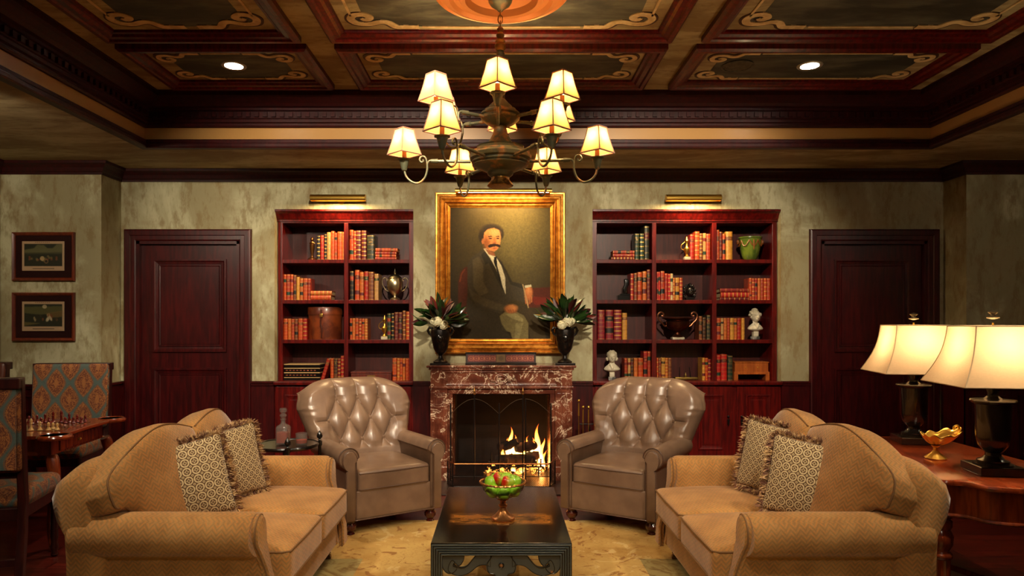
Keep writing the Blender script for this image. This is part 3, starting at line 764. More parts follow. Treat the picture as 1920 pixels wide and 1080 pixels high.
# fire irons
fi = thing('fire_irons', 'set of brass handled fire irons standing right of the fireplace', 'fire tools', (.815, 6.42, 0))
MB().lathe([(.09, 0), (.09, .015), (.02, .03), (.008, .05), (.008, .52), (.0, .53)], 16).build('stand', IRON, fi)
MB().tube([(-.10, 0, .54), (.10, 0, .54)], .006, 6).build('hanger_bar', IRON, fi)
for i, (x, z) in enumerate(((-.10, .76), (-.06, .70), (-.01, .70), (.045, .67), (.085, .78))):
    k = MB(); k.tube([(x, -.02, z-.02), (x, -.02, z-.14)], [.006, .008], 8); k.ball((x, -.02, z), .014, 12); k.tube([(x, -.02, z-.14), (x, -.02, .08)], .004, 6); k.build('tool', BRASS, fi)
# ================================================================ PAINTINGS (colour laid on a fine mesh)
def raster(Wp, Hp, bg): a = np.zeros((Hp, Wp, 3)); a[:] = [q/255 for q in bg]; return a
def pmask(shape, poly, blur=1):
    H, W = shape[:2]; yy, xx = np.mgrid[0:H, 0:W]; xx = xx+.5; yy = yy+.5; ins = np.zeros((H, W), bool); n = len(poly)
    for i in range(n):
        x1, y1 = poly[i]; x2, y2 = poly[(i+1) % n]
        c = ((y1 > yy) != (y2 > yy)); xi = (x2-x1)*(yy-y1)/((y2-y1) if y2 != y1 else 1e-9)+x1; ins ^= c & (xx < xi)
    m = ins.astype(float)
    return blur2(m, blur)
def blur2(m, k):
    for _ in range(int(k)):
        p = np.pad(m, 1, mode='edge'); m = (p[:-2, 1:-1]+p[2:, 1:-1]+p[1:-1, :-2]+p[1:-1, 2:]+2*p[1:-1, 1:-1])/6
    return m
def fill(a, m, col, op=1):
    a[:] = a*(1-m[..., None]*op)+np.array([q/255 for q in col])*m[..., None]*op
def ell(shape, cx, cy, rx, ry, soft=.15, ang=0):
    yy, xx = np.mgrid[0:shape[0], 0:shape[1]]; dx, dy = xx-cx, yy-cy; c_, s_ = math.cos(ang), math.sin(ang)
    d = np.sqrt(((dx*c_+dy*s_)/rx)**2+((dy*c_-dx*s_)/ry)**2); return np.clip((1+soft-d)/(2*soft), 0, 1)
def paint_mesh(a, w_, h_, name, mat, parent, T=None):
    """vertical picture facing -Y, centred, colours from a (sRGB)"""
    H, W = a.shape[:2]; lin = np.where(a <= .04045, a/12.92, ((a+.055)/1.055)**2.4)
    xs = np.linspace(-w_/2, w_/2, W); zs = np.linspace(h_/2, -h_/2, H)
    vs = [(x, 0, z) for z in zs for x in xs]; fs = [(j*W+i, (j+1)*W+i, (j+1)*W+i+1, j*W+i+1) for j in range(H-1) for i in range(W-1)]
    mb = MB(); mb.add(vs, fs, 0, T); n0 = len(vs)
    # back and edge so that the canvas is a slab
    bx = [(x, y, z) for y in (.0005, .006) for z in (-h_/2, h_/2) for x in (-w_/2, w_/2)]
    mb.box(-w_/2, w_/2, .0008, .006, -h_/2, h_/2, 0, T)
    o = mb.build(name, mat, parent, smooth=False)
    ca = o.data.color_attributes.new('Col', 'FLOAT_COLOR', 'POINT'); col = np.ones((len(mb.v), 4)); col[:n0, :3] = lin.reshape(-1, 3); col[n0:, :3] = .05
    ca.data.foreach_set('color', col.ravel().astype(np.float32)); return o
rng = np.random.default_rng(3)
def cloud(shape, k, amp):
    n = rng.standard_normal(shape[:2]); n = blur2(n, k); return n/np.abs(n).max()*amp

def portrait():
    S = .5; Wc, Hc = int(561*S), int(732*S); a = raster(Wc, Hc, (40, 30, 13))
    P = lambda pts: [((x-254)*S, (y-148)*S) for x, y in pts]
    sh = a.shape
    def pc(x, y): return ((x-254)*S, (y-148)*S)
    def EL(x, y, rx, ry, col, op=1, soft=.3, ang=0): cx, cy = pc(x, y); fill(a, ell(sh, cx, cy, rx*S, ry*S, soft, ang), col, op)
    def PG(pts, col, op=1, blur=1): fill(a, pmask(sh, P(pts), blur), col, op)
    EL(600, 350, 220, 260, (94, 82, 38), .9, .9); EL(650, 300, 120, 120, (106, 94, 52), .6, .9); EL(380, 380, 90, 190, (62, 50, 24), .5, .9)
    # chair back
    PG([(300, 690), (300, 560), (312, 510), (335, 480), (352, 478), (352, 700), (330, 740)], (74, 30, 12), .95, 2)
    PG([(306, 560), (316, 515), (336, 488), (340, 494), (322, 520), (312, 565)], (120, 52, 20), .8, 1)
    # table at right
    PG([(600, 612), (640, 600), (815, 590), (815, 700), (700, 705), (640, 650)], (78, 26, 10), .9, 2)
    PG([(690, 640), (815, 650), (815, 690), (730, 690)], (120, 30, 14), .6, 2)
    # trousers
    PG([(540, 740), (600, 690), (680, 700), (740, 745), (775, 800), (790, 878), (700, 878), (690, 800), (600, 800)], (58, 46, 24), .95, 3)
    PG([(530, 750), (560, 728), (620, 725), (665, 748), (690, 790), (690, 878), (600, 878), (590, 840), (545, 830)], (112, 100, 60), 1, 2)
    PG([(560, 738), (620, 735), (660, 765), (660, 785), (600, 765)], (158, 146, 96), .7, 3); PG([(620, 790), (660, 790), (640, 878), (612, 878)], (150, 138, 92), .55, 2)
    # coat
    PG([(440, 378), (412, 400), (372, 425), (352, 470), (352, 560), (365, 640), (400, 690), (460, 720), (540, 740), (570, 690), (600, 660), (690, 680), (720, 640), (670, 590), (590, 575), (570, 520), (545, 450), (512, 420), (470, 400)], (60, 51, 34), 1, 2)
    PG([(350, 640), (400, 690), (520, 735), (545, 800), (600, 878), (320, 878), (340, 760)], (54, 45, 29), .9, 3)
    PG([(380, 440), (415, 420), (440, 470), (440, 560), (470, 620), (420, 640), (385, 590)], (88, 76, 50), .7, 4)
    PG([(360, 600), (420, 640), (520, 680), (560, 690), (545, 725), (450, 700), (380, 660)], (84, 72, 47), .6, 3)
    PG([(520, 450), (560, 500), (590, 575), (660, 600), (680, 580), (600, 560), (570, 500), (530, 440)], (36, 30, 18), .8, 2)
    PG([(425, 408), (442, 385), (500, 470), (560, 625), (520, 580), (450, 470)], (60, 52, 34), .9, 1)
    PG([(428, 412), (452, 468), (470, 455), (520, 560), (556, 620), (500, 470), (448, 392)], (26, 22, 14), .5, 1)
    # shirt, collar, tie
    PG([(440, 378), (456, 374), (505, 415), (540, 470), (562, 540), (564, 632), (540, 570), (510, 490), (478, 430)], (206, 196, 160), 1, 1)
    PG([(500, 425), (514, 420), (516, 470), (508, 480), (498, 450)], (18, 14, 10), 1, 1); PG([(508, 470), (516, 470), (536, 540), (548, 600), (524, 545)], (24, 20, 14), .9, 1)
    # head
    EL(484, 276, 58, 36, (40, 31, 20), 1, .2); EL(430, 308, 17, 34, (38, 29, 18), 1, .3); EL(541, 296, 11, 26, (38, 29, 18), .9, .3)
    PG([(444, 290), (462, 270), (500, 262), (528, 275), (538, 310), (534, 350), (522, 378), (502, 394), (480, 390), (458, 378), (444, 350), (434, 352), (430, 335), (440, 330)], (190, 118, 62), 1, 1)
    EL(505, 290, 24, 16, (214, 146, 86), .8, .6); EL(455, 345, 16, 34, (120, 62, 28), .8, .6); EL(520, 335, 10, 16, (212, 138, 76), .6, .6)
    PG([(452, 380), (500, 396), (508, 420), (470, 410)], (132, 72, 36), .9, 1)
    PG([(466, 308), (486, 306), (490, 312), (468, 314)], (52, 30, 18), .95, 0); PG([(508, 308), (528, 306), (528, 312), (510, 313)], (52, 30, 18), .95, 0)
    EL(478, 320, 9, 4, (60, 36, 22), .95, .3); EL(519, 320, 8, 4, (60, 36, 22), .95, .3); EL(481, 319, 3, 2, (20, 14, 10), 1, .3); EL(521, 319, 3, 2, (20, 14, 10), 1, .3)
    PG([(498, 315), (505, 315), (512, 342), (506, 348), (494, 346)], (168, 98, 50), .8, 1); EL(502, 345, 9, 4, (120, 64, 34), .7, .4)
    PG([(466, 360), (480, 352), (502, 350), (528, 354), (538, 364), (530, 370), (512, 364), (495, 366), (478, 372), (468, 370)], (40, 24, 14), 1, 1)
    EL(502, 374, 12, 4, (150, 70, 48), .8, .4); EL(436, 335, 7, 14, (160, 92, 48), .8, .4)
    # hands
    EL(592, 710, 36, 24, (176, 104, 52), 1, .25); EL(604, 702, 22, 14, (206, 134, 72), .7, .6)
    for k in range(4): PG([(572+k*14, 716), (580+k*14, 714), (590+k*12, 732), (582+k*12, 736)], (140, 76, 38), .6, 1)
    EL(690, 620, 24, 36, (170, 98, 50), 1, .25); EL(690, 608, 14, 20, (206, 134, 74), .7, .6)
    for k in range(4): PG([(668+k*12, 640), (677+k*12, 640), (682+k*10, 690-abs(k-1)*8), (674+k*10, 694-abs(k-1)*8)], (172, 98, 50), .95, 1)
    PG([(656, 575), (662, 574), (694, 706), (688, 708)], (170, 140, 90), .9, 1); PG([(668, 582), (706, 576), (708, 588), (672, 596)], (200, 190, 150), .9, 1)
    a *= (1+cloud(sh, 6, .14)+cloud(sh, 1, .10))[..., None]; return np.clip(a, 0, 1)**.98*.92

def frame_molding(w_, h_, wd, prof, name, mats, parent):
    """picture frame: prof = (inset from outer edge, depth out of wall)"""
    rings = []
    for sx, sz in ((-1, -1), (1, -1), (1, 1), (-1, 1)):
        rings.append([(sx*(w_/2-a), -b, sz*(h_/2-a)) for a, b in prof])
    rings.append(rings[0]); return MB().loft(rings, True, False).build(name, mats, parent, smooth=False, fix=True)
PY = D-.005
t = thing('portrait_painting', 'large portrait of a seated moustached person in dark suit, gilt frame', 'painting', (X(938, PY-.05), PY, Z(512, PY-.05)))
W_, H_ = 244*PY/1300*.992, 303*PY/1300*.992
frame_molding(W_, H_, .15, [(0, 0), (0, .05), (.008, .062), (.02, .062), (.026, .05), (.04, .052), (.05, .066), (.062, .068), (.07, .056), (.082, .05), (.09, .055), (.1, .05), (.11, .036), (.12, .04), (.128, .036), (.137, .026), (.146, .022), (.146, 0)], 'frame', GILT, t)
frame_molding(W_-.19, H_-.19, .02, [(0, .05), (0, .056), (.004, .059), (.008, .056), (.008, .05)], 'frame_bead', GILTD, t)
paint_mesh(portrait(), W_-.285, H_-.285, 'canvas', PAINT, t, Matrix.Translation((0, -.018, 0)))
Yl = D-.17; picture_light(X(944, Yl), Yl, Z(358, Yl), .93, .024, 'long brass picture light above the portrait, behind the chandelier', 12, aim=(0, .12, -1))

def hunt(kind):
    a = raster(110, 76, (190, 156, 120)); sh = a.shape
    def PG(p, c_, op=1, b=1): fill(a, pmask(sh, p, b), c_, op)
    PG([(6, 7), (104, 7), (104, 64), (6, 64)], (34, 36, 18), 1, 0)
    if kind == 0:
        PG([(6, 22), (30, 18), (40, 9), (56, 10), (66, 18), (80, 18), (90, 8), (104, 7), (104, 30), (6, 30)], (104, 100, 62), .9, 2)
        PG([(6, 30), (104, 28), (104, 33), (6, 33)], (70, 66, 36), .8, 1)
        for i in range(16): x = 10+rng.random()*84; fill(a, ell(sh, x, 38+rng.random()*12, 3, 3), [(150, 70, 34), (140, 120, 70)][i % 2], .6)
        fill(a, ell(sh, 52, 44, 6, 6), (190, 160, 110), .9); fill(a, ell(sh, 62, 51, 5.5, 5.5), (150, 110, 70), .9); fill(a, ell(sh, 62, 51, 3.5, 3.5), (30, 28, 18), .9)
    else:
        PG([(6, 14), (104, 12), (104, 26), (50, 34), (6, 30)], (96, 92, 48), .8, 2); PG([(60, 30), (104, 24), (104, 40), (70, 42)], (120, 92, 44), .8, 2)
        PG([(6, 52), (50, 56), (6, 62)], (110, 96, 46), .8, 2); fill(a, ell(sh, 58, 13, 6, 5), (190, 170, 130), .9)
        for i in range(14): fill(a, ell(sh, 30+rng.random()*60, 34+rng.random()*14, 2.6, 4), [(170, 150, 110), (130, 70, 34), (60, 50, 26)][i % 3], .75)
        fill(a, ell(sh, 66, 45, 4, 7, .3, .5), (200, 186, 150), .95); fill(a, ell(sh, 73, 42, 3, 7, .3, -.5), (196, 176, 140), .9)
    for i in range(14): x = 28+i*4; PG([(x, 69), (x+2.6, 69), (x+2.6, 71), (x, 71)], (50, 36, 26), .9, 0)
    for i in range(8): x = 34+i*5; PG([(x, 2.5), (x+3, 2.5), (x+3, 4), (x, 4)], (120, 80, 60), .8, 0)
    return a
for k, (py0, py1, lab) in enumerate(((436, 526, 'upper framed hunting print with pale clouds on the left wall pier'), (549, 639, 'lower framed hunting print with leaping riders on the left wall pier'))):
    Yp = DP-.02; t = thing('framed_print', lab, 'framed print', (X(81, Yp), DP-.002, Z((py0+py1)/2, Yp)), 0, 'framed hunting prints on the left pier')
    w_, h_ = 117*Yp/1300, 91*Yp/1300
    frame_molding(w_, h_, .03, [(0, 0), (0, .024), (.008, .03), (.018, .024), (.026, .018), (.03, .012), (.03, 0)], 'frame', M('print_frame', fn=f_mahog(rgb(84, 26, 12), rgb(120, 46, 20)), rough=.3, coat=.3), t)
    MB().box(-w_/2+.025, w_/2-.025, -.01, 0, -h_/2+.025, h_/2-.025).build('mat_board', M('mat_board', rgb(42, 14, 12), rough=.8, spec=.1), t, smooth=False)
    paint_mesh(hunt(k), .395, .275, 'print', PRINT, t, Matrix.Translation((0, -.0175, .005)))
    MB().box(-w_/2+.028, w_/2-.028, -.0225, -.0215, -h_/2+.028, h_/2-.028).build('glass_pane', M('picture_glass', (.02, .02, .02), rough=.03, alpha=.04, spec=.5), t, smooth=False)

# ================================================================ MANTEL
MZ = Z(685, FY)
def vase(px, lab):
    Yv = 6.55; t = thing('mantel_vase', lab, 'vase', (X(px, Yv), Yv, MZ), 0, 'dark urns on the mantel')
    k = .985
    MB().box(-.095*k, .095*k, -.07, .07, 0, .018).build('plinth', BLK, t, smooth=False, bevel=.003)
    MB().lathe([(.065, .018), (.068, .03), (.05, .045), (.022, .06), (.018, .085), (.026, .10), (.045, .115), (.065, .15), (.085, .24), (.092, .30), (.088, .33), (.06, .35), (.055, .365), (.07, .385), (.082, .40), (.076, .405), (.05, .38), (.02, .37), (0, .37)], 40, lobes=14, la=.02).build('body', M('bronze_vase', rgb(34, 24, 18), rough=.4, metal=.5, fn=vary(rgb(20, 14, 11), rgb(62, 42, 28), 26, .5, .7, bumpk=.4)), t, fix=True)
    for s_ in (-1, 1):
        MB().tube([(s_*.07, 0, .34), (s_*.105, 0, .35), (s_*.12, 0, .325), (s_*.105, 0, .29), (s_*.085, 0, .27)], [.012, .014, .014, .01, .007], 8).build('handle', BRONZG if 0 else BLK, t)
    mk = MB(); mk.ball((0, -.088, .25), (.028, .016, .036)); mk.build('mask_relief', BLK, t)
    return t
def leafmesh(L_, w_, curl):
    mb = MB(); n = 8
    def f(u, v, off):
        s = v; ww = w_*math.sin(PI*min(1, s*.94+.04))**.75*(1-.15*s); x = (u-.5)*2*ww
        z = L_*s; y = -curl*L_*s*s+abs(u-.5)*2*ww*.35+off
        return (x, y, z)
    mb.grid(lambda u, v: f(u, v, 0), 5, n, 0); mb.grid(lambda u, v: f(1-u, v, .0018), 5, n, 1); return mb
LEAFG = M('magnolia_green', fn=vary(rgb(16, 34, 14), rgb(38, 66, 26), 10), rough=.28, coat=.3); LEAFR = M('magnolia_rust', rgb(104, 30, 20), rough=.5); LEAFD = M('magnolia_purple', rgb(60, 12, 14), rough=.4)
def bouquet(px, lab, seed, flip):
    Yv = 6.55; t = thing('flower_arrangement', lab, 'flowers', (X(px, Yv), Yv, MZ+.375), 0, 'magnolia arrangements on the mantel'); rr = random.Random(seed)
    n = 0
    for i in range(64):
        az = rr.uniform(0, 2*PI); el = rr.choice([rr.uniform(-5, 25), rr.uniform(15, 60), rr.uniform(45, 85)])
        L_ = rr.uniform(.14, .185); w_ = rr.uniform(.026, .036)
        base = rr.uniform(.04, .14) if el > 20 else rr.uniform(.08, .14)
        d = Vector((math.cos(az)*math.cos(R(el)), math.sin(az)*math.cos(R(el))*.7, math.sin(R(el)))).normalized()
        pos = Vector((0, 0, .02))+d*base
        if pos.y+d.y*L_ > .20: continue
        q = d.to_track_quat('Z', 'Y').to_matrix().to_4x4()
        T = Matrix.Translation(pos) @ q @ Matrix.Rotation(rr.uniform(0, 2*PI), 4, 'Z')
        lm = leafmesh(L_, w_, rr.uniform(-.1, .45)); mb = MB(); mb.v = [tuple(T @ Vector(p)) for p in lm.v]; mb.f = lm.f; mb.m = lm.m
        mb.tube([(0, 0, 0), tuple(pos*.6), tuple(pos+d*.01)], .003, 5, 1)
        c_ = rr.random(); mats = [LEAFG, LEAFG] if c_ < .66 else [LEAFG, LEAFD] if c_ < .8 else ([LEAFR, LEAFG] if c_ < .86 else [LEAFD, LEAFR])
        mb.build('leaf', mats, t)
    for (x, y, z, r_) in ((-.02*flip, -.10, .03, .045), (.035*flip, -.09, .0, .042), (-.06*flip, -.075, .035, .03)):
        mb = MB()
        for k in range(60):
            v = Vector((rr.gauss(0, 1), rr.gauss(0, 1), rr.gauss(0, 1))).normalized()
            T = Matrix.Translation(Vector((x, y, z))+v*r_) @ v.to_track_quat('Z', 'Y').to_matrix().to_4x4() @ Matrix.Rotation(rr.uniform(0, 6), 4, 'Z')
            s_ = .011
            mb.add([(-s_, 0, .002), (0, -s_, .002), (s_, 0, .002), (0, s_, .002), (0, 0, -.002), (0, 0, -.006)], [(0, 1, 4), (1, 2, 4), (2, 3, 4), (3, 0, 4), (1, 0, 5), (2, 1, 5), (3, 2, 5), (0, 3, 5)], 0, T)
        mb.ball((x, y, z), r_*.9, 12); mb.build('hydrangea_bloom', M('white_petals', rgb(226, 220, 184), rough=.7), t)
vase(826, 'dark bronze urn at the left end of the marble mantel'); vase(1059, 'dark bronze urn at the right end of the marble mantel')
bouquet(826, 'magnolia leaves with white hydrangea in the left mantel urn', 5, 1); bouquet(1059, 'magnolia leaves with white hydrangea in the right mantel urn', 12, -1)
def bokhara():
    a = raster(140, 24, (38, 16, 12)); sh = a.shape
    for x0, x1 in ((3, 60), (80, 137)):
        fill(a, pmask(sh, [(x0, 3), (x1, 3), (x1, 21), (x0, 21)], 0), (94, 26, 20))
        for i in range(5):
            cx = x0+6+i*11; m = ell(sh, cx, 12, 5.5, 6.5, .1)-ell(sh, cx, 12, 3.8, 4.6, .1); fill(a, np.clip(m, 0, 1), (158, 92, 60), .8); fill(a, ell(sh, cx, 12, 1.8, 2.6, .3), (158, 92, 60), .8); fill(a, pmask(sh, [(cx+5.5, 4), (cx+6.6, 12), (cx+5.5, 20), (cx+4.4, 12)], 0), (190, 120, 70), .6)
    fill(a, pmask(sh, [(61, 2), (79, 2), (79, 22), (61, 22)], 0), (110, 84, 44)); fill(a, ell(sh, 70, 12, 5, 6, .3), (74, 54, 28), .6)
    return a
Yb = 6.52; t = thing('carved_box', 'long narrow carved red box lying at the centre of the mantel', 'box', (X(939, Yb), Yb, MZ))
MB().box(-.335, .335, 0, .12, 0, .018).build('base', BLK, t, smooth=False, bevel=.003)
MB().box(-.33, .33, .004, .116, .018, .105).build('body', M('box_wood', rgb(38, 16, 12), rough=.4), t, smooth=False, bevel=.002)
MB().box(-.335, .335, -.002, .122, .105, .117).build('lid', BLK, t, smooth=False, bevel=.003)
paint_mesh(bokhara(), .645, .082, 'carved_front', PRINT, t, Matrix.Translation((0, -.003, .062)))

# ================================================================ BOOKS
COL = {'orange': (188, 66, 20), 'amber': (192, 96, 34), 'red': (162, 26, 17), 'rust': (166, 50, 22), 'brown': (122, 62, 34), 'maroon': (96, 20, 26), 'black': (26, 20, 18), 'green': (22, 52, 34), 'grey-green': (46, 48, 34), 'tan': (190, 142, 84), 'cream': (202, 182, 134), 'crimson': (130, 18, 34), 'scarlet': (190, 26, 22), 'dark red': (118, 22, 18), 'dark brown': (62, 32, 22), 'gold': (200, 140, 52)}
def bmat(c): return M('leather_'+c, fn=vary(rgb(*COL[c]), tuple(q*.62 for q in rgb(*COL[c])), 24, .35, .7), rough=.42)
LABELC = ['black', 'dark red', 'green', 'brown', 'maroon']
ORD = ['first', 'second', 'third', 'fourth', 'fifth', 'sixth', 'seventh', 'eighth', 'ninth', 'tenth']
rb_ = random.Random(11)
def book_mesh(w_, h_, d_, seed):
    """standing book, spine towards -Y, origin at base centre of the spine"""
    r = random.Random(seed); mb = MB()
    def sec(k, z): 
        pts = []
        for i in range(7): a = PI*(i/6); pts.append((-w_/2*k*math.cos(a), -.16*w_*math.sin(a)*k-(.0012 if k > 1 else 0), z))
        return pts+[(w_/2*k, .012, z), (-w_/2*k, .012, z)]
    nb = r.choice([4, 5, 5, 6]); zs = [(0, 0)]; gap = h_/(nb+1)
    rings = [sec(1, 0), sec(1, h_*.018)]; mats = [0]; 
    z = h_*.018
    def add(z2, k, m_): rings.append(sec(k, z2)); mats.append(m_)
    add(h_*.03, 1, 1); add(h_*.055, 1, 0)
    style = r.random()
    for i in range(nb):
        zc = gap*(i+1)
        add(zc-.004-.0016, 1, 3 if (i == nb-1 and style < .55) else (2 if (i == 1 and style < .3) else 0)); add(zc-.004, 1, 1); add(zc-.0036, 1.05, 0); add(zc+.0036, 1.05, 1 if style > .75 else 0); add(zc+.004, 1, 0); add(zc+.0056, 1, 1)
    add(h_*.955, 1, 0); add(h_*.975, 1, 1); add(h_, 1, 0)
    n = 9
    for k in range(len(rings)-1):
        mb.add(rings[k]+rings[k+1], [(i, i+1, n+i+1, n+i) for i in range(n-1)]+[(n-1, 0, n, 2*n-1)], mats[k] if k < len(mats) else 0)
    mb.add(rings[0], [tuple(range(n-1, -1, -1))], 0); mb.add(rings[-1], [tuple(range(n))], 0)
    t_ = min(.003, w_*.12)
    mb.box(-w_/2, -w_/2+t_, .012, d_, 0, h_, 0); mb.box(w_/2-t_, w_/2, .012, d_, 0, h_, 0)
    # title strokes
    if style < .8 and w_ > .03:
        zt = gap*(nb-1)+gap*.5
        for q in range(2): mb.box(-w_*.26, w_*.26, -.16*w_-.0008, -.05*w_, zt-.004+q*.010, zt-.001+q*.010, 1)
    return mb
def book(x, y, z, w_, h_, d_, c, label, group, rot=None, seed=0):
    r = random.Random(seed)
    root = book_mesh(w_, h_, d_, seed).build('book', [bmat(c), PGILT, bmat(r.choice(LABELC)), bmat(r.choice(LABELC) if c not in ('black', 'green') else 'red')], None, ang=40)
    MB().box(-w_/2+.003, w_/2-.003, .012, d_-.004, .003, h_-.004).build('pages', PAPER, root, smooth=False)
    root.location = (x, y, z)
    if rot is not None: root.rotation_euler = rot
    return tag(root, label, 'book', group)
BY = SF+.035
seed_ = 100
def row(bc, bay, shelf, si, zoom, books):
    """books: (x0, x1, top, colour[, lean]) read along the shelf; zoom = (scale, ox, oy)"""
    global seed_
    k, ox, oy = zoom; z = SH[si]; n = len(books)
    for i, bk in enumerate(books):
        x0, x1, ty, c = bk[:4]; lean = bk[4] if len(bk) > 4 else 0
        a, b = X(ox+x0/k, BY), X(ox+x1/k, BY); h = Z(oy+ty/k, BY)-z-.001; seed_ += 1
        lab = '%s leather book, %s from left, %s shelf%s, %s bookcase' % (c, ORD[i], shelf, bay, bc)
        if lean: lab = '%s leather book leaning right, %s shelf%s, %s bookcase' % (c, shelf, bay, bc)
        w_ = (b-a)*.97
        dep = rb_.uniform(.15, .19) if h < .32 else .2
        if lean:
            an = R(lean); hh = h/math.cos(an)-w_*math.sin(an)*.6
            book((a+b)/2-.0, BY+.002, z+.001+w_/2*math.sin(an), w_, hh, dep, c, lab, 'books in the bookcases', (0, an, 0), seed_)
        else: book((a+b)/2, BY+rb_.uniform(0, .012), z+.0008, w_, h, dep, c, lab, 'books in the bookcases', None, seed_)
def stack(bc, bay, shelf, si, zoom, books, where):
    global seed_
    k, ox, oy = zoom; z = SH[si]; n = len(books); pos = ['topmost', 'second', 'third', 'fourth', 'fifth'] 
    for i, (x0, x1, y0, y1, c) in list(enumerate(books))[::-1]:
        a, b = X(ox+x0/k, BY), X(ox+x1/k, BY); th = (y1-y0)*BY/1300/k*.97; seed_ += 1
        nm = 'topmost' if i == 0 else ('bottom one' if i == n-1 else pos[i]+' from the top')
        # lying flat, spine to the room: local Z -> +X
        book(a, BY+.005, z+.0008+th/2, th, (b-a), .17, c, '%s leather book lying flat, %s, %s shelf%s, %s bookcase' % (c, nm, shelf, bay, bc), 'books in the bookcases', (0, R(90), 0), seed_)
        z += th+.0012
ZL = (3, 500, 370); ZR = (3, 1090, 370)
row('left', ', left bay', 'top', 3, ZL, [(282, 299, 214, 'black'), (301, 321, 213, 'red'), (323, 336, 205, 'black'), (338, 360, 196, 'tan'), (361, 380, 189, 'orange'), (381, 395, 200, 'rust'), (397, 424, 192, 'orange'), (425, 434, 194, 'amber')])
row('left', ', right bay', 'top', 3, ZL, [(465, 488, 182, 'orange'), (489, 502, 188, 'rust'), (503, 532, 186, 'maroon'), (534, 562, 186, 'maroon'), (564, 609, 212, 'grey-green')])
stack('left', ', right bay', 'top', 3, ZL, [(612, 736, 282, 303, 'orange'), (610, 730, 304, 319, 'red'), (612, 728, 320, 335, 'orange'), (610, 730, 336, 350, 'red')], '')
row('left', ', left bay', 'second', 2, ZL, [(94, 108, 433, 'orange'), (109, 130, 432, 'rust'), (132, 148, 433, 'orange'), (150, 165, 436, 'brown'), (167, 184, 448, 'gold'), (185, 203, 455, 'amber'), (204, 229, 455, 'orange'), (230, 246, 456, 'rust')])
stack('left', ', left bay', 'second', 2, ZL, [(248, 366, 521, 546, 'amber'), (248, 362, 547, 574, 'orange')], '')
row('left', ', right bay', 'second', 2, ZL, [(468, 490, 414, 'black'), (496, 522, 408, 'orange'), (524, 546, 420, 'amber'), (548, 571, 415, 'red'), (573, 604, 418, 'brown'), (606, 630, 430, 'tan')])
row('left', ', left bay', 'third', 1, ZL, [(94, 117, 682, 'orange'), (119, 136, 682, 'amber'), (138, 155, 684, 'rust'), (157, 174, 683, 'brown'), (176, 202, 681, 'orange'), (204, 226, 682, 'red')])
row('left', ', right bay', 'third', 1, ZL, [(468, 481, 680, 'orange'), (482, 498, 680, 'amber'), (499, 516, 680, 'orange'), (517, 533, 682, 'rust'), (534, 549, 682, 'orange'), (550, 568, 682, 'amber'), (679, 699, 652, 'green'), (701, 716, 650, 'black'), (718, 739, 645, 'maroon'), (740, 762, 645, 'maroon')])
row('left', ', far right of the right bay', 'third', 1, ZL, [(764, 781, 636, 'brown'), (783, 807, 642, 'orange')])
row('left', ', left bay', 'bottom', 0, ZL, [(358, 376, 906, 'orange'), (377, 398, 906, 'dark brown'), (399, 415, 906, 'dark red'), (416, 433, 892, 'red')])
row('left', ', left bay', 'bottom', 0, ZL, [(303, 323, 908, 'red', 17)])
row('left', ', right bay', 'bottom', 0, ZL, [(707, 731, 905, 'orange'), (732, 748, 905, 'amber'), (749, 763, 906, 'orange'), (764, 780, 907, 'amber'), (781, 795, 907, 'orange'), (796, 809, 907, 'rust')])
stack('right', ', left bay', 'top', 3, ZR, [(178, 299, 287, 305, 'rust'), (178, 299, 306, 325, 'red'), (168, 299, 327, 342, 'dark red')], '')
row('right', ', left bay', 'top', 3, ZR, [(301, 326, 203, 'green'), (328, 352, 203, 'green'), (354, 384, 160, 'grey-green')])
row('right', ', middle bay', 'top', 3, ZR, [(612, 636, 208, 'red'), (638, 665, 192, 'orange'), (666, 684, 201, 'brown'), (686, 703, 201, 'tan'), (704, 728, 205, 'rust')])
row('right', ', right bay', 'top', 3, ZR, [(763, 777, 182, 'orange'), (779, 794, 192, 'maroon'), (796, 811, 205, 'orange'), (813, 853, 192, 'gold')])
row('right', ', left bay', 'second', 2, ZR, [(276, 294, 428, 'red'), (296, 314, 425, 'brown'), (316, 340, 420, 'orange'), (343, 367, 416, 'amber'), (369, 389, 405, 'dark red')])
row('right', ', middle bay', 'second', 2, ZR, [(425, 434, 418, 'red'), (435, 445, 418, 'scarlet'), (446, 469, 414, 'rust'), (470, 487, 427, 'red'), (488, 501, 430, 'scarlet'), (502, 516, 428, 'cream'), (517, 528, 452, 'amber'), (529, 551, 452, 'gold'), (553, 570, 452, 'rust')])
stack('right', ', right bay', 'second', 2, ZR, [(780, 944, 502, 524, 'dark red'), (784, 946, 525, 554, 'red'), (780, 945, 556, 570, 'maroon')], '')
row('right', ', right bay', 'second', 2, ZR, [(948, 962, 453, 'orange'), (963, 977, 455, 'rust'), (979, 993, 455, 'red'), (995, 1010, 455, 'amber'), (1012, 1028, 455, 'rust'), (1030, 1045, 455, 'orange'), (1047, 1066, 455, 'rust')])
row('right', ', left bay', 'third', 1, ZR, [(91, 133, 632, 'crimson'), (136, 181, 632, 'crimson'), (183, 227, 632, 'crimson'), (230, 258, 650, 'gold')])
row('right', ', middle bay', 'third', 1, ZR, [(663, 681, 668, 'brown'), (684, 702, 675, 'dark brown'), (706, 727, 662, 'grey-green')])
row('right', ', right bay', 'third', 1, ZR, [(763, 785, 679, 'orange'), (787, 802, 679, 'tan'), (804, 820, 679, 'amber'), (822, 836, 679, 'rust'), (838, 859, 679, 'gold'), (861, 877, 680, 'amber'), (879, 900, 680, 'red'), (902, 918, 679, 'gold')])
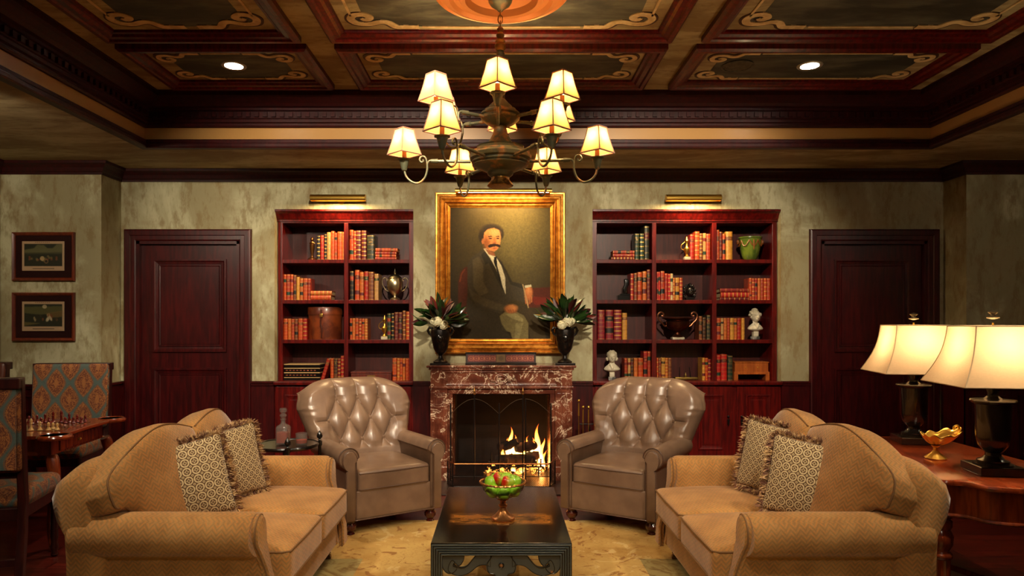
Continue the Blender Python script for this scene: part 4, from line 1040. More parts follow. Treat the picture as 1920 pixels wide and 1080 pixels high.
row('right', ', left bay', 'bottom', 0, ZR, [(243, 260, 906, 'rust'), (262, 277, 905, 'tan'), (279, 294, 904, 'dark brown'), (296, 318, 904, 'amber'), (320, 348, 904, 'orange'), (350, 372, 866, 'red'), (374, 391, 866, 'rust')])
row('right', ', middle bay', 'bottom', 0, ZR, [(425, 434, 902, 'orange'), (435, 450, 905, 'brown'), (451, 472, 902, 'gold'), (473, 489, 903, 'amber'), (490, 508, 903, 'brown'), (681, 696, 903, 'gold'), (697, 713, 903, 'orange'), (714, 729, 910, 'crimson')])
row('right', ', right bay', 'bottom', 0, ZR, [(763, 784, 887, 'scarlet'), (787, 821, 883, 'scarlet'), (824, 852, 890, 'grey-green')])
# thin dark portfolio boxes, stacked flat
pz = SH[0]+.001
for i, (y0, y1) in list(enumerate(((930, 952), (953, 978), (980, 1010), (1012, 1031))))[::-1]:
    th = (y1-y0)*BY/3900*.96; a, b = X(532.7, BY), X(600.5, BY)
    o = MB().box(-(b-a)/2, (b-a)/2, 0, .22, 0, th*.8).build('portfolio', BLK, smooth=False, bevel=.002); o.location = ((a+b)/2, BY-.01, pz)
    MB().box(-(b-a)/2+.002, (b-a)/2-.002, -.001, .218, th*.8, th*.97).build('gilt_edge', M('pale_edge', rgb(196, 160, 104), rough=.5), o, smooth=False)
    if i in (1, 2):
        g = MB()
        for q in range(9): g.ball((-(b-a)/2+.03+q*.035, -.001, th*.4), (.012, .002, .005), 8)
        g.build('ornament', M('rust_ornament', rgb(140, 60, 26), rough=.5), o)
    tag(o, 'flat black gilt-edged portfolio, %s of the pile, bottom shelf, left bookcase' % ('topmost', 'second from the top', 'third from the top', 'lowest')[i], 'portfolio', 'black portfolios piled on the bottom shelf'); pz += th

# ---------------------------------------------------------------- ornaments in the bookcases
def at(zm, x, si, y=.06): return (X(zm[1]+x/zm[0], SF+y), SF+y, SH[si]+.0008)
def simple(name, mb, mat, loc, label, cat, **kw): o = mb.build(name, mat, **kw); o.location = loc; return tag(o, label, cat)
t = thing('figurine', 'slim dark gold trophy figurine at the left of the top left shelf', 'figurine', at(ZL, 256, 3))
MB().lathe([(.045, 0), (.045, .012), (.03, .018), (.014, .03), (.012, .05), (.022, .10), (.026, .15), (.012, .17), (.008, .175)], 16).build('body', M('dark_gold', rgb(110, 70, 36), rough=.3, metal=.9), t)
MB().tube([(-.03, 0, .165), (0, 0, .178), (.03, 0, .165)], [.005, .012, .005], 8).build('arms', M('dark_gold'), t)
MB().ball((0, 0, .205), (.018, .018, .024), 14).build('head', M('dark_gold'), t)
# silver trophy urn
t = thing('trophy_cup', 'tarnished silver lidded trophy cup with two scroll handles', 'trophy', at(ZL, 722, 2, .1))
MB().lathe([(.05, 0), (.052, .01), (.04, .02), (.02, .03), (.016, .045), (.03, .055), (.06, .085), (.078, .13), (.082, .18), (.07, .205), (.066, .215)], 36, lobes=18, la=.006).build('cup', SILV, t)
MB().lathe([(.068, .215), (.07, .222), (.06, .235), (.035, .255), (.016, .265), (.01, .272), (.016, .28), (.008, .295), (.004, .31), (0, .325)], 28).build('lid', SILV, t)
for s_ in (-1, 1):
    MB().tube(catmull([(s_*.07, 0, .09), (s_*.10, 0, .11), (s_*.125, 0, .16), (s_*.128, 0, .20), (s_*.105, 0, .225), (s_*.085, 0, .215), (s_*.085, 0, .195)], 5), .006, 8).build('handle', SILV, t)
# leather hat box
t = thing('hat_box', 'large round brown leather hat box on the third shelf', 'hat box', at(ZL, 330, 1, .17))
rw = 189/3*(SF+.17)/1300/2*1.0; hb = (800-618)/3*(SF+.1)/1300
HAT = M('hatbox_leather', fn=vary(rgb(128, 58, 24), rgb(84, 34, 16), 7), rough=.35, coat=.2)
MB().lathe([(rw*.97, 0), (rw*.975, .004), (rw*.975, hb*.77)], 56, sq=.9).build('body', HAT, t); MB().lathe([(rw, hb*.76), (rw*1.01, hb*.765), (rw*1.01, hb-.008), (rw*.99, hb-.002), (rw*.9, hb), (0, hb)], 56, sq=.9).build('lid', HAT, t)
MB().tube(catmull([(-.0, -rw*.9-.002, .02), (.005, -rw*.9-.006, .10), (-.008, -rw*.9-.006, .17), (0, -rw*.92-.004, .24), (.0, -rw*.92-.004, hb-.03)], 6), .008, 6).build('strap', M('strap_leather', rgb(64, 24, 14), rough=.4), t)
MB().rbox(.014, .006, .018, .004, (0, -rw*.92-.004, hb*.74), n=2).build('buckle', BRASS, t)
# brass ewers
def ewer(loc, lab, k=1, ped=True):
    t = thing('brass_ewer', lab, 'ewer', loc, 0, 'small brass ewers in the bookcases')
    if ped: MB().box(-.032*k, .032*k, -.03, .03, 0, .03*k).build('plinth', STONE, t, smooth=False, bevel=.003)
    z0 = .03*k
    MB().lathe([(.022*k, z0), (.024*k, z0+.01), (.01*k, z0+.025*k), (.03*k, z0+.06*k), (.032*k, z0+.085*k), (.014*k, z0+.11*k), (.012*k, z0+.14*k), (.022*k, z0+.165*k), (.014*k, z0+.18*k), (.004, z0+.21*k)], 20).build('body', BRASS, t)
    MB().tube(catmull([(-.028*k, 0, z0+.07*k), (-.055*k, 0, z0+.085*k), (-.055*k, 0, z0+.12*k), (-.025*k, 0, z0+.15*k), (-.016*k, 0, z0+.165*k)], 5), .004, 6).build('handle', BRASS, t)
ewer(at(ZL, 664, 1, .06), 'small brass ewer beside the green books in the left bookcase', 1.02); ewer(at(ZR, 593, 3, .06), 'small brass ewer on cream plinth, top middle shelf of right bookcase', .98)
# wooden casket
t = thing('wooden_casket', 'flat reddish wooden box with brass lock plate, bottom right shelf, left bookcase', 'box', at(ZL, 588, 0, .04)); w_ = 228/3*(SF+.04)/1300
MB().box(-w_/2, w_/2, 0, .22, 0, .065).build('body', M('casket_wood', fn=f_mahog(rgb(72, 24, 16), rgb(110, 42, 26)), rough=.35), t, smooth=False, bevel=.003); MB().box(-w_/2-.003, w_/2+.003, -.003, .223, .067, .088).build('lid', M('casket_wood'), t, smooth=False, bevel=.003)
MB().box(-.04, .04, -.006, 0, .025, .05).build('lock_plate', M('old_brass', rgb(140, 116, 60), rough=.4, metal=.9), t, smooth=False, bevel=.002)
# dark bookend silhouette, right second shelf left bay
t = thing('bookend', 'dark stepped stone bookend on the second shelf of right bookcase', 'bookend', at(ZR, 243, 2, .10))
b_ = MB(); b_.box(-.075, .065, -.04, .05, 0, .05); b_.box(-.05, .055, -.035, .045, .05, .065); b_.build('base', BLK, t, smooth=False, bevel=.003)
MB().rbox(.024, .03, .075, .012, (.01, 0, .138), n=3, fn=lambda x, y, z: (x+.012*math.sin(z*40), y, z)).build('figure', BLK, t)
# green jardiniere
t = thing('green_planter', 'green glazed planter with swags on the top right shelf', 'planter', at(ZR, 949, 3, .12))
GG = M('green_glaze', fn=vary(rgb(100, 118, 40), rgb(70, 90, 32), 9), rough=.2, coat=.5); k = 1.05
MB().lathe([(.055*k, 0), (.058*k, .01), (.068*k, .02), (.078*k, .05), (.092*k, .11), (.10*k, .17), (.104*k, .215), (.112*k, .222), (.112*k, .235), (.10*k, .236), (.09*k, .2), (.0, .19)], 48, lobes=24, la=.006).build('body', GG, t, fix=True)
sw = MB()
for s0 in range(-2, 3):
    c0 = -PI/2+s0*.8
    sw.tube([((.108*k-.004+.004*math.sin(PI*u))*math.cos(c0-.4+.8*u), (.108*k-.004)*math.sin(c0-.4+.8*u), .20-.06*math.sin(PI*u)) for u in np.linspace(0, 1, 12)], .006, 6)
for a in (-PI/2,): sw.tube([(.105*k*math.cos(a), .105*k*math.sin(a), z) for z in np.linspace(.2, .10, 6)], [.008, .007, .009, .006, .007, .003], 6)
sw.build('swag', M('swag_glaze', rgb(124, 70, 28), rough=.3), t)
for s_ in (-1, 1): MB().ball((s_*.118*k, 0, .185), (.016, .02, .026), 12).build('lug', M('swag_glaze'), t)
# lion head
lm = MB(); rr = random.Random(4); lm.ball((0, 0, .085), (.042, .04, .05), 20); lm.ball((0, -.045, .07), (.024, .024, .022), 14); lm.ball((0, -.066, .078), (.011, .008, .008), 10)
for s_ in (-1, 1): lm.ball((s_*.018, -.036, .098), (.01, .01, .009), 10); lm.ball((s_*.036, -.005, .13), .012, 10)
for i in range(60):
    a = rr.uniform(0, 2*PI); q = rr.uniform(.75, 1.05); lm.ball((.062*q*math.cos(a), .01+rr.uniform(-.02, .03), .085+.075*q*math.sin(a)), (rr.uniform(.008, .015),)*3, 8)
lm.box(-.04, .04, -.02, .05, 0, .03)
t = thing('lion_head', 'black lion head sculpture on the second shelf of right bookcase', 'sculpture', at(ZR, 610, 2, .10)); lm.build('head', M('black_bronze', rgb(24, 20, 18), rough=.3, metal=.4), t)
# bronze urn with scroll handles
t = thing('bronze_urn', 'wide dark bronze urn with scrolled handles on cream base, third shelf', 'urn', at(ZR, 541, 1, .11)); k = 1.08
MB().box(-.06, .06, -.045, .045, 0, .024).build('plinth', STONE, t, smooth=False, bevel=.003)
MB().lathe([(.05*k, .024), (.052*k, .034), (.03*k, .05), (.024*k, .07), (.05*k, .09), (.09*k, .11), (.115*k, .15), (.118*k, .175), (.10*k, .19), (.12*k, .205), (.14*k, .21), (.142*k, .222), (.13*k, .224), (.09*k, .19), (0, .15)], 48, lobes=20, la=.012).build('bowl', COPP, t, fix=True)
for s_ in (-1, 1):
    MB().tube(catmull([(s_*.10, 0, .14), (s_*.13, 0, .135), (s_*.155, 0, .165), (s_*.19, 0, .20), (s_*.20, 0, .245), (s_*.175, 0, .275), (s_*.145, 0, .265), (s_*.145, 0, .24), (s_*.165, 0, .238)], 6), .0085, 8).build('handle', M('rose_bronze', rgb(160, 100, 70), rough=.3, metal=.9), t)
# busts
def bust(loc, lab, hair, rz=0):
    t = thing('bust', lab, 'bust', loc, rz, 'cream stone busts in the bookcases')
    MB().box(-.036, .036, -.03, .035, 0, .03).build('marble_plinth', M('grey_marble', fn=vary(rgb(170, 168, 160), rgb(70, 70, 66), 20), rough=.3), t, smooth=False, bevel=.003)
    MB().rbox(.026, .024, .025, .006, (0, 0, .056), n=2).build('pedestal', STONE, t)
    b = MB()
    b.lathe([(.02, .08), (.05, .088), (.078, .10), (.082, .112), (.066, .135), (.04, .155), (.026, .168), (.024, .20)], 28, sq=.55)
    b.ball((0, -.006, .222), (.034, .040, .046), 22); b.ball((0, -.016, .196), (.024, .026, .02), 16); b.ball((0, -.047, .216), (.006, .010, .014), 10); b.ball((0, -.04, .198), (.012, .006, .004), 10)
    for s_ in (-1, 1): b.ball((s_*.013, -.040, .234), (.010, .006, .004), 8); b.ball((s_*.034, 0, .216), (.006, .01, .012), 8)
    b.tube([(-.02, -.03, .165), (0, -.044, .12), (.0, -.04, .105)], [.008, .01, .006], 8); b.tube([(.02, -.03, .165), (0.004, -.044, .12)], [.008, .008], 8)
    big = lambda m_: setattr(m_, 'v', [(x*(1+.27*min(1, max(0, (z-.18)/.02))), y*(1+.27*min(1, max(0, (z-.18)/.02))), z+max(0, z-.185)*.27) for x, y, z in m_.v])
    big(b); b.build('head_and_shoulders', STONE, t, remesh=.003)
    h = MB(); r2 = random.Random(hair)
    h.ball((0, .006, .236), (.038, .042, .040), 18)
    for i in range(44 if hair == 2 else 34):
        a = r2.uniform(0, 2*PI); e_ = r2.uniform(-.3, 1.4); q = 1.12 if hair == 2 else 1.0
        p = (.036*q*math.cos(a)*math.cos(e_), .008+.038*math.sin(a)*math.cos(e_), .232+.040*q*math.sin(e_))
        if p[1] < -.018 and p[2] < .254: continue
        h.ball(p, r2.uniform(.008, .015) if hair == 2 else r2.uniform(.006, .010), 8)
    if hair == 1:
        for s_ in (-1, 1): h.ball((s_*.038, .004, .205), (.012, .016, .016), 10)
    big(h); h.build('hair', STONE, t, remesh=.0032)
bust(at(ZR, 978, 1, .09), 'cream stone bust with wild hair, third shelf of the right bookcase', 2, R(8)); bust(at(ZR, 172, 0, .09), 'cream stone bust with smooth wig, bottom shelf of the right bookcase', 1, R(-4))
# brass inkstand
t = thing('inkstand', 'low brass inkstand with two spikes, bottom middle shelf of right bookcase', 'inkstand', at(ZR, 586, 0, .08))
MB().rbox(.115, .04, .012, .006, (0, 0, .018), n=3).build('tray', M('old_brass'), t)
for x in (-.09, .09): MB().ball((x, -.02, .008), .008, 8).build('foot', M('old_brass'), t)
for x, tl in ((-.06, .0), (.05, .012)): MB().tube([(x, 0, .03), (x-tl, 0, .13)], [.006, .003], 8).build('spike', IRON, t)
MB().lathe([(.012, .03), (.016, .045), (.006, .06), (.004, .075)], 12).build('well', M('old_brass'), t)
# writing slope
t = thing('writing_box', 'small honey wooden desk box, bottom right shelf of right bookcase', 'box', at(ZR, 960, 0, .04)); wb = 200/3*(SF+.04)/1300; HN = M('honey_wood', fn=f_mahog(rgb(146, 70, 26), rgb(184, 100, 42)), rough=.3)
q = MB(); q.box(-wb/2, wb/2, 0, .2, .06, .085); q.box(-wb/2, -wb/2+.04, 0, .2, 0, .06); q.box(wb/2-.04, wb/2, 0, .2, 0, .06); q.build('base', HN, t, smooth=False, bevel=.002)
MB().box(-wb/2+.01, wb/2-.01, .012, .19, .085, .175).build('drawer_case', HN, t, smooth=False, bevel=.003); MB().box(-wb/2+.004, wb/2-.004, .006, .196, .175, .186).build('top', HN, t, smooth=False, bevel=.002)
for x in (-.06, .06): MB().ball((x, .008, .13), .006, 8).build('knob', BRASS, t)
# ================================================================ CHANDELIER
CHY = 4.0; CHX = -.006
ch = thing('chandelier', 'two-tier aged bronze chandelier with twelve small square fabric shades', 'chandelier', (CHX, CHY, 0))
def zc(y5): return 1.48+(605-(90+y5/3.725))/325
def rc(h): return h/3.725/325
prof = [(62, 905), (70, 900), (88, 885), (95, 868), (130, 850), (178, 832), (196, 822), (186, 812), (200, 802), (196, 788), (214, 778), (218, 755), (205, 742), (205, 730), (172, 715), (160, 700), (165, 692), (100, 684), (92, 672), (72, 640), (52, 600), (44, 560), (46, 548), (70, 545), (104, 525), (134, 500), (138, 486), (128, 478), (140, 468), (134, 455), (112, 440), (108, 430), (86, 425), (80, 408), (56, 385), (34, 360), (30, 300), (30, 40), (24, 36), (24, 20)]
MB().lathe([(rc(h), zc(y)) for h, y in prof], 48).build('body', BRONZ, ch, ang=28)
MB().lathe([(.001, zc(972)), (rc(86), zc(968)), (rc(92), zc(962)), (rc(80), zc(945)), (rc(64), zc(922)), (rc(62), zc(904)), (.001, zc(904))], 40).build('bottom_finial', M('old_gold_cup', fn=vary(rgb(150, 112, 50), rgb(96, 66, 30), 60), rough=.35, metal=.85), ch, ang=30, fix=True)
y0c = zc(20)
MB().lathe([(.022, y0c), (.03, y0c+.01), (.034, y0c+.03), (.024, y0c+.045), (.03, y0c+.055), (.018, y0c+.07), (.024, y0c+.09), (.016, y0c+.105), (.02, y0c+.125), (.008, y0c+.14)], 20).build('stem_finial', BRONZG, ch)
zt_ = ZC-.07; zl = y0c+.13; nl = max(3, round((zt_-.05-zl)/.042)); st = (zt_-.05-zl)/nl
for i in range(nl):
    c_ = zl+st*(i+.5); hl = st*.5+.008
    MB().tube([((.013*math.cos(a) if i % 2 else 0), (0 if i % 2 else .013*math.cos(a)), c_+hl*math.sin(a)) for a in np.linspace(0, 2*PI, 17)[:-1]], .0035, 6, closed=True).build('chain_link', BRONZG, ch)
MB().lathe([(.001, zt_-.06), (.012, zt_-.055), (.02, zt_-.045), (.055, zt_-.02), (.068, zt_+.0), (.07, zt_+.012), (.07, zt_+.06)], 32).build('ceiling_canopy', BRONZ, ch)

def shade_mb(b, t_, h, bow=.08, n=4, rot=45, asp=1.0, cut=0):
    rings = []
    for i in range(9):
        v = i/8; k = b+(t_-b)*v-bow*b*math.sin(PI*v)
        pts = []
        for s in range(4):
            a0 = R(rot+s*90); a1 = R(rot+s*90+90)
            p = Vector((math.cos(a0)*k, math.sin(a0)*k*asp)); q = Vector((math.cos(a1)*k, math.sin(a1)*k*asp))
            for j in range(4): pts.append((p.x+(q.x-p.x)*j/4, p.y+(q.y-p.y)*j/4, h*v))
        rings.append(pts)
    return rings
def make_shade(parent, b, t_, h, bow, mat, tmat, rot, loc, tr, asp=1.0, rz=0):
    rings = shade_mb(b, t_, h, bow, rot=rot, asp=asp)
    o = MB().loft(rings, True, False).build('shade', mat, parent, ang=20); o.location = loc; o.rotation_euler = (0, 0, rz)
    tb = MB()
    for r_, w_ in ((rings[0], 1.0), (rings[-1], 1.0)): tb.tube(r_, tr, 6, closed=True)
    for s in range(4): tb.tube([rg[s*4] for rg in rings], tr*.8, 6)
    q = tb.build('shade_trim', tmat, parent); q.location = loc; q.rotation_euler = (0, 0, rz)
    return o
TRD = M('shade_trim_dark', rgb(140, 98, 80), rough=.8)
ARM = {}
def arm(ang, r_in, r_tip, zarm, zsb, k):
    """one arm: tube out from the body, scroll, U bend, cup, sleeve, bulb and shade"""
    key = (r_in, r_tip)
    a = R(ang)
    if key not in ARM:
        mb = MB()
        rs = r_tip-.135
        mb.tube([(r_in, 0, zarm), (rs-.05, 0, zarm+.004)], .0095, 10)
        mb.tube([(rs-.06, 0, zarm+.004), (rs-.02, 0, zarm+.006)], [.014, .011], 10)
        U = [(rs-.04, 0, zarm+.006), (rs-.015, 0, zarm+.008), (rs, 0, zarm-.01), (rs+.002, 0, zarm-.05), (rs+.018, 0, zarm-.095), (rs+.055, 0, zarm-.122), (rs+.095, 0, zarm-.112), (rs+.125, 0, zarm-.08), (rs+.135, 0, zarm-.04), (rs+.135, 0, zarm-.02)]
        mb.tube(catmull(U, 5), .0065, 8)
        S = [(rs+.001, 0, zarm-.045), (rs+.004, 0, zarm+.0), (rs+.014, 0, zarm+.028), (rs+.034, 0, zarm+.032), (rs+.045, 0, zarm+.014), (rs+.036, 0, zarm-.001), (rs+.024, 0, zarm+.004), (rs+.026, 0, zarm+.014)]
        mb.tube(catmull(S, 5), .0055, 8)
        ARM[key] = mb.build('arm', BRONZ, ch, ang=60)
        o = ARM[key]
        cupz = zarm-.052
        c_ = MB().lathe([(.008, 0), (.014, .005), (.018, .018), (.026, .05), (.030, .062), (.040, .066), (.041, .071), (.030, .073), (.001, .072)], 24).build('candle_cup', BRONZ, o, ang=30); c_.location = (r_tip, 0, cupz)
        s_ = MB().lathe([(.0125, .07), (.0125, .118), (.001, .119)], 16).build('candle_sleeve', M('candle_sleeve', rgb(150, 92, 40), rough=.6), o); s_.location = (r_tip, 0, cupz)
        b_ = MB().lathe([(.006, .118), (.013, .13), (.014, .145), (.006, .165), (.001, .172)], 12).build('candle_bulb', BULB, o); b_.location = (r_tip, 0, cupz)
        make_shade(o, .098, .054, .145, .03, SHADE, TRD, 0, (r_tip, 0, zsb), .0042, rz=-a)
        o.rotation_euler = (0, 0, a)
    else:
        src = ARM[key]; o = src.copy(); C.objects.link(o); o.rotation_euler = (0, 0, a)
        for c in list(src.children):
            if c.type == 'LIGHT': continue
            q = c.copy(); C.objects.link(q); q.parent = o
            if q.name.startswith('shade'): q.rotation_euler = (0, 0, -a)
    p = (CHX+r_tip*math.cos(a), CHY+r_tip*math.sin(a), zsb+.085)
    light('POINT', 'chandelier_lamp', p, 6.5, (1, .64, .30), .02)
for i in range(6): arm(-2+60*i, .17, .557, 2.41, 2.455, 1)
for i in range(6): arm(28+60*i, .10, .40, 2.655, 2.70, 1)

# ================================================================ SEATING
def arm_outline(xi, xo, cx, cz, r, zb, n=14):
    pts = [(xi, zb), (xi, cz-r*.2)]
    for i in range(n+1):
        a = R(178-250*i/n); pts.append((cx+r*math.cos(a), cz+r*math.sin(a)))
    pts += [(xo, cz-r*1.25), (xo, zb)]
    return pts
def arm_mb(outl, y0, y1, s, soft=.012, slope=0, flare=0):
    """outline extruded along y with softened ends; s = +1 right arm, -1 left arm"""
    cx = sum(p[0] for p in outl)/len(outl); cz = sum(p[1] for p in outl)/len(outl); rings = []
    ys = [(y0, .93), (y0+soft*.5, .975), (y0+soft*1.2, 1)]+[(y0+(y1-y0)*q, 1) for q in (.2, .4, .6, .8)]+[(y1-soft, 1), (y1, .95)]
    for y, k in ys: rings.append([((cx+(x-cx)*k)*s, y, cz+(z-cz)*k+slope*(y-y0)*(max(0, z-.3)/.3)) for x, z in outl])
    if s < 0: rings = [r[::-1] for r in rings]
    if flare:
        for k, rg in enumerate(rings):
            w_ = max(0, 1-k/5)
            rings[k] = [(x, y-flare*w_*max(0, min(1, (.52-z)/.3)), z) for x, y, z in rg]
    return MB().loft(rings, True, True)
def turned_foot(h, r): return [(r*.55, 0), (r*.7, h*.05), (r*.75, h*.12), (r*.5, h*.2), (r*.6, h*.28), (r*1.0, h*.45), (r*1.02, h*.62), (r*.7, h*.78), (r*.8, h*.84), (r*.8, h)]
FOOT = M('foot_wood', fn=f_mahog(rgb(40, 10, 8), rgb(76, 22, 14)), rough=.2, coat=.5)

def tufted_back(t, mat, W0=.345, W1=.465, z0=.36, z1=1.03, tilt=.22, y0=.14):
    DX, DZ = .178, .155; ZB = .88; NU, NV = 210, 170
    nf = .76; 
    def puff(x, z):
        n_ = (z-ZB)/DZ; p = x/DX+n_/2; q = x/DX-n_/2
        d = (abs(math.sin(PI*p))*abs(math.sin(PI*q))+.003)**.42
        top = abs(math.sin(PI*x/DX))**.45
        k = max(0, min(1, (z-ZB)/.03)); d = d*(1-k)+top*k
        # outside the last column of buttons: one flat panel with a pleat running sideways
        xe = .267 if True else 0; e_ = abs(x)
        zr = ZB-DZ
        if e_ > .20:
            k2 = max(0, min(1, (e_-.255)/.03)); side = .45+.55*min(1, (abs(z-zr)/.035))**.5
            if z > ZB-.02: side = min(side, 1)
            bz = min(1, math.hypot((z-zr), (e_-.267))/.05)**.5
            sd = side if e_ > .267 else bz
            d = d*(1-k2)+max(.0, sd)*k2
        lo = max(0, min(1, (z-.50)/.05)); d = d*lo+.75*(1-lo)
        wd = (W0+(W1-W0)*min(1, (z-z0)/(z1-z0)*1.25)**1.3) if z > z0 else W0; ed = max(0, min(1, (e_/wd-.80)/.14)); ed = ed*ed*(3-2*ed); d = d*(1-ed)+.85*ed
        return d
    mb = MB(); L_ = .055
    def f(a, b):
        # a 0..1 around: front sheet 0..nf, then roll and back sheet; b 0..1 up
        pass
    def pos(u, v):
        """front sheet"""
        W = (W0+(W1-W0)*min(1, v*1.25)**1.3)*(1-.09*max(0, (v-.78)/.22)**2); x = u*W
        zz = z0+(z1-z0)*v-.11*abs(u)**4.5*v
        y = y0+tilt*v**1.15
        wing = -.05*abs(u)**2.2
        roll = 0
        if abs(u) > .84: q = (abs(u)-.84)/.16; roll += .075*(1-math.sqrt(max(0, 1-q*q)))
        if v > .90: q = (v-.90)/.10; roll += .085*(1-math.sqrt(max(0, 1-q*q)))
        pf = puff(x, zz)*.054+.0035*math.sin(zz*85+2*math.sin(zz*31))*max(0, (abs(u)-.72)/.28)*(v > .3)
        pf *= 1.0; pf = pf*(1-.6*max(0, (abs(u)-.9)/.1))*(1 if v < .93 else 1-.5*(v-.93)/.07)
        return Vector((x, y+wing+roll-pf+.02, zz))
    front = [[pos(-1+2*i/(NU-1), j/(NV-1)) for i in range(NU)] for j in range(NV)]
    vs = []; fs = []
    for r_ in front: vs += [tuple(p) for p in r_]
    for j in range(NV-1):
        for i in range(NU-1): fs.append((j*NU+i, j*NU+i+1, (j+1)*NU+i+1, (j+1)*NU+i))
    mb.add(vs, fs)
    # boundary loop carried back to form the rolled edge and the flat rear
    loop = [(0, j) for j in range(NV)]+[(i, NV-1) for i in range(1, NU)]+[(NU-1, j) for j in range(NV-2, -1, -1)]
    base = [front[j][i] for i, j in loop]; rings = [base]
    cx, cz = 0, .65
    for q in range(1, 9):
        a = PI/2*q/8; rg = []
        for p in base:
            d = Vector((p.x, 0, (p.z-cz)*.9 if p.z > cz else 0)); d = d.normalized() if d.length else d
            out = .012*math.sin(a*2)
            rg.append(Vector((p.x+d.x*out-d.x*.02*(q/8), p.y+.10*(q/8), p.z+d.z*out-d.z*.02*(q/8))))
        rings.append(rg)
    vs = [tuple(p) for rg in rings for p in rg]; n_ = len(base); fs = []
    for k in range(len(rings)-1):
        for i in range(n_-1): fs.append((k*n_+i, k*n_+i+1, (k+1)*n_+i+1, (k+1)*n_+i))
    fs.append(tuple((len(rings)-1)*n_+i for i in range(n_)))
    mb.add(vs, fs)
    o = mb.build('backrest', mat, t, ang=80, fix=True)
    for (nr, xs) in ((0, (-DX, 0, DX)), (1, (-1.5*DX, -.5*DX, .5*DX, 1.5*DX)), (2, (-DX, 0, DX))):
        for x in xs:
            z = ZB-nr*DZ; v = (z-z0)/(z1-z0); W = (W0+(W1-W0)*min(1, v*1.25)**1.3)*(1-.09*max(0, (v-.78)/.22)**2); u = x/W; v = (z+.11*abs(u)**4.5*v-z0)/(z1-z0)
            p = pos(u, v); b = MB().rbox(.012, .006, .012, .0055, (p.x, p.y-.004, p.z), n=1); b.build('button', mat, o)
    return o
def armchair(lab, x, y, rz):
    t = thing('leather_armchair', lab, 'armchair', (x, y, 0), rz, 'tufted leather armchairs by the fire')
    ol = arm_outline(.285, .355, .338, .545, .072, .115)
    for s in (1, -1):
        a = arm_mb(ol, -.40, .26, s).build('arm', LEA, t, ang=50)
        inner = [(.338+(p[0]-.338)*.74, .115+(p[1]-.115)*.965) for p in arm_outline(.292, .372, .338, .545, .070, .115)]
        fm = MB(); rg = []
        for yy, k in ((-.402, 1), (-.420, 1), (-.428, .94)): 
            r_ = [((.338+(px-.338)*k)*s, yy, .4+(pz-.4)*(1-(1-k)*.4)) for px, pz in inner]; rg.append(r_ if s < 0 else r_[::-1])
        fm.loft(rg).build('arm_front', LEA, t, ang=50, fix=True)
        MB().tube([(px*s, -.418, pz) for px, pz in inner], .0042, 6).build('piping', LPIPE, a)
        MB().tube([(px*s, -.398, pz) for px, pz in [(q[0], q[1]) for q in ol]], .0045, 6).build('piping', LPIPE, a)
    fr = MB(); fr.rbox(.288, .035, .10, .012, (0, -.372, .215), n=4); fr.build('front_panel', LEA, t)
    MB().box(-.33, .33, -.36, .34, .115, .30).build('frame', LEA, t, smooth=False, bevel=.012)
    cu = MB().rbox(.278, .33, .078, .03, (0, -.085, .375), n=12, puff=.022); cu = cu.build('seat_cushion', LEA, t)
    for z in (.432, .322):
        MB().tube([(-.276, .1, z), (-.277, -.38, z), (-.262, -.412, z), (0, -.418, z), (.262, -.412, z), (.277, -.38, z), (.276, .1, z)], .0042, 6).build('piping', LPIPE, cu)
    MB().tube([(-.37, -.415, .117), (.37, -.415, .117)], .0045, 6).build('hem_welt', LPIPE, t)
    tufted_back(t, LEA)
    MB().box(-.33, .33, .30, .40, .115, .6).build('rear_panel', LEA, t, smooth=False, bevel=.02)
    for x_ in (-.31, .31):
        for y_ in (-.35, .32): MB().lathe(turned_foot(.115, .042), 20, (x_, y_, 0)).build('leg', FOOT, t)
    return t
armchair('tufted taupe leather armchair left of the fireplace, beside the round drinks table', -.98, 5.28, R(33))
armchair('tufted taupe leather armchair right of the fireplace, beside the fire irons', .975, 5.28, R(-33))

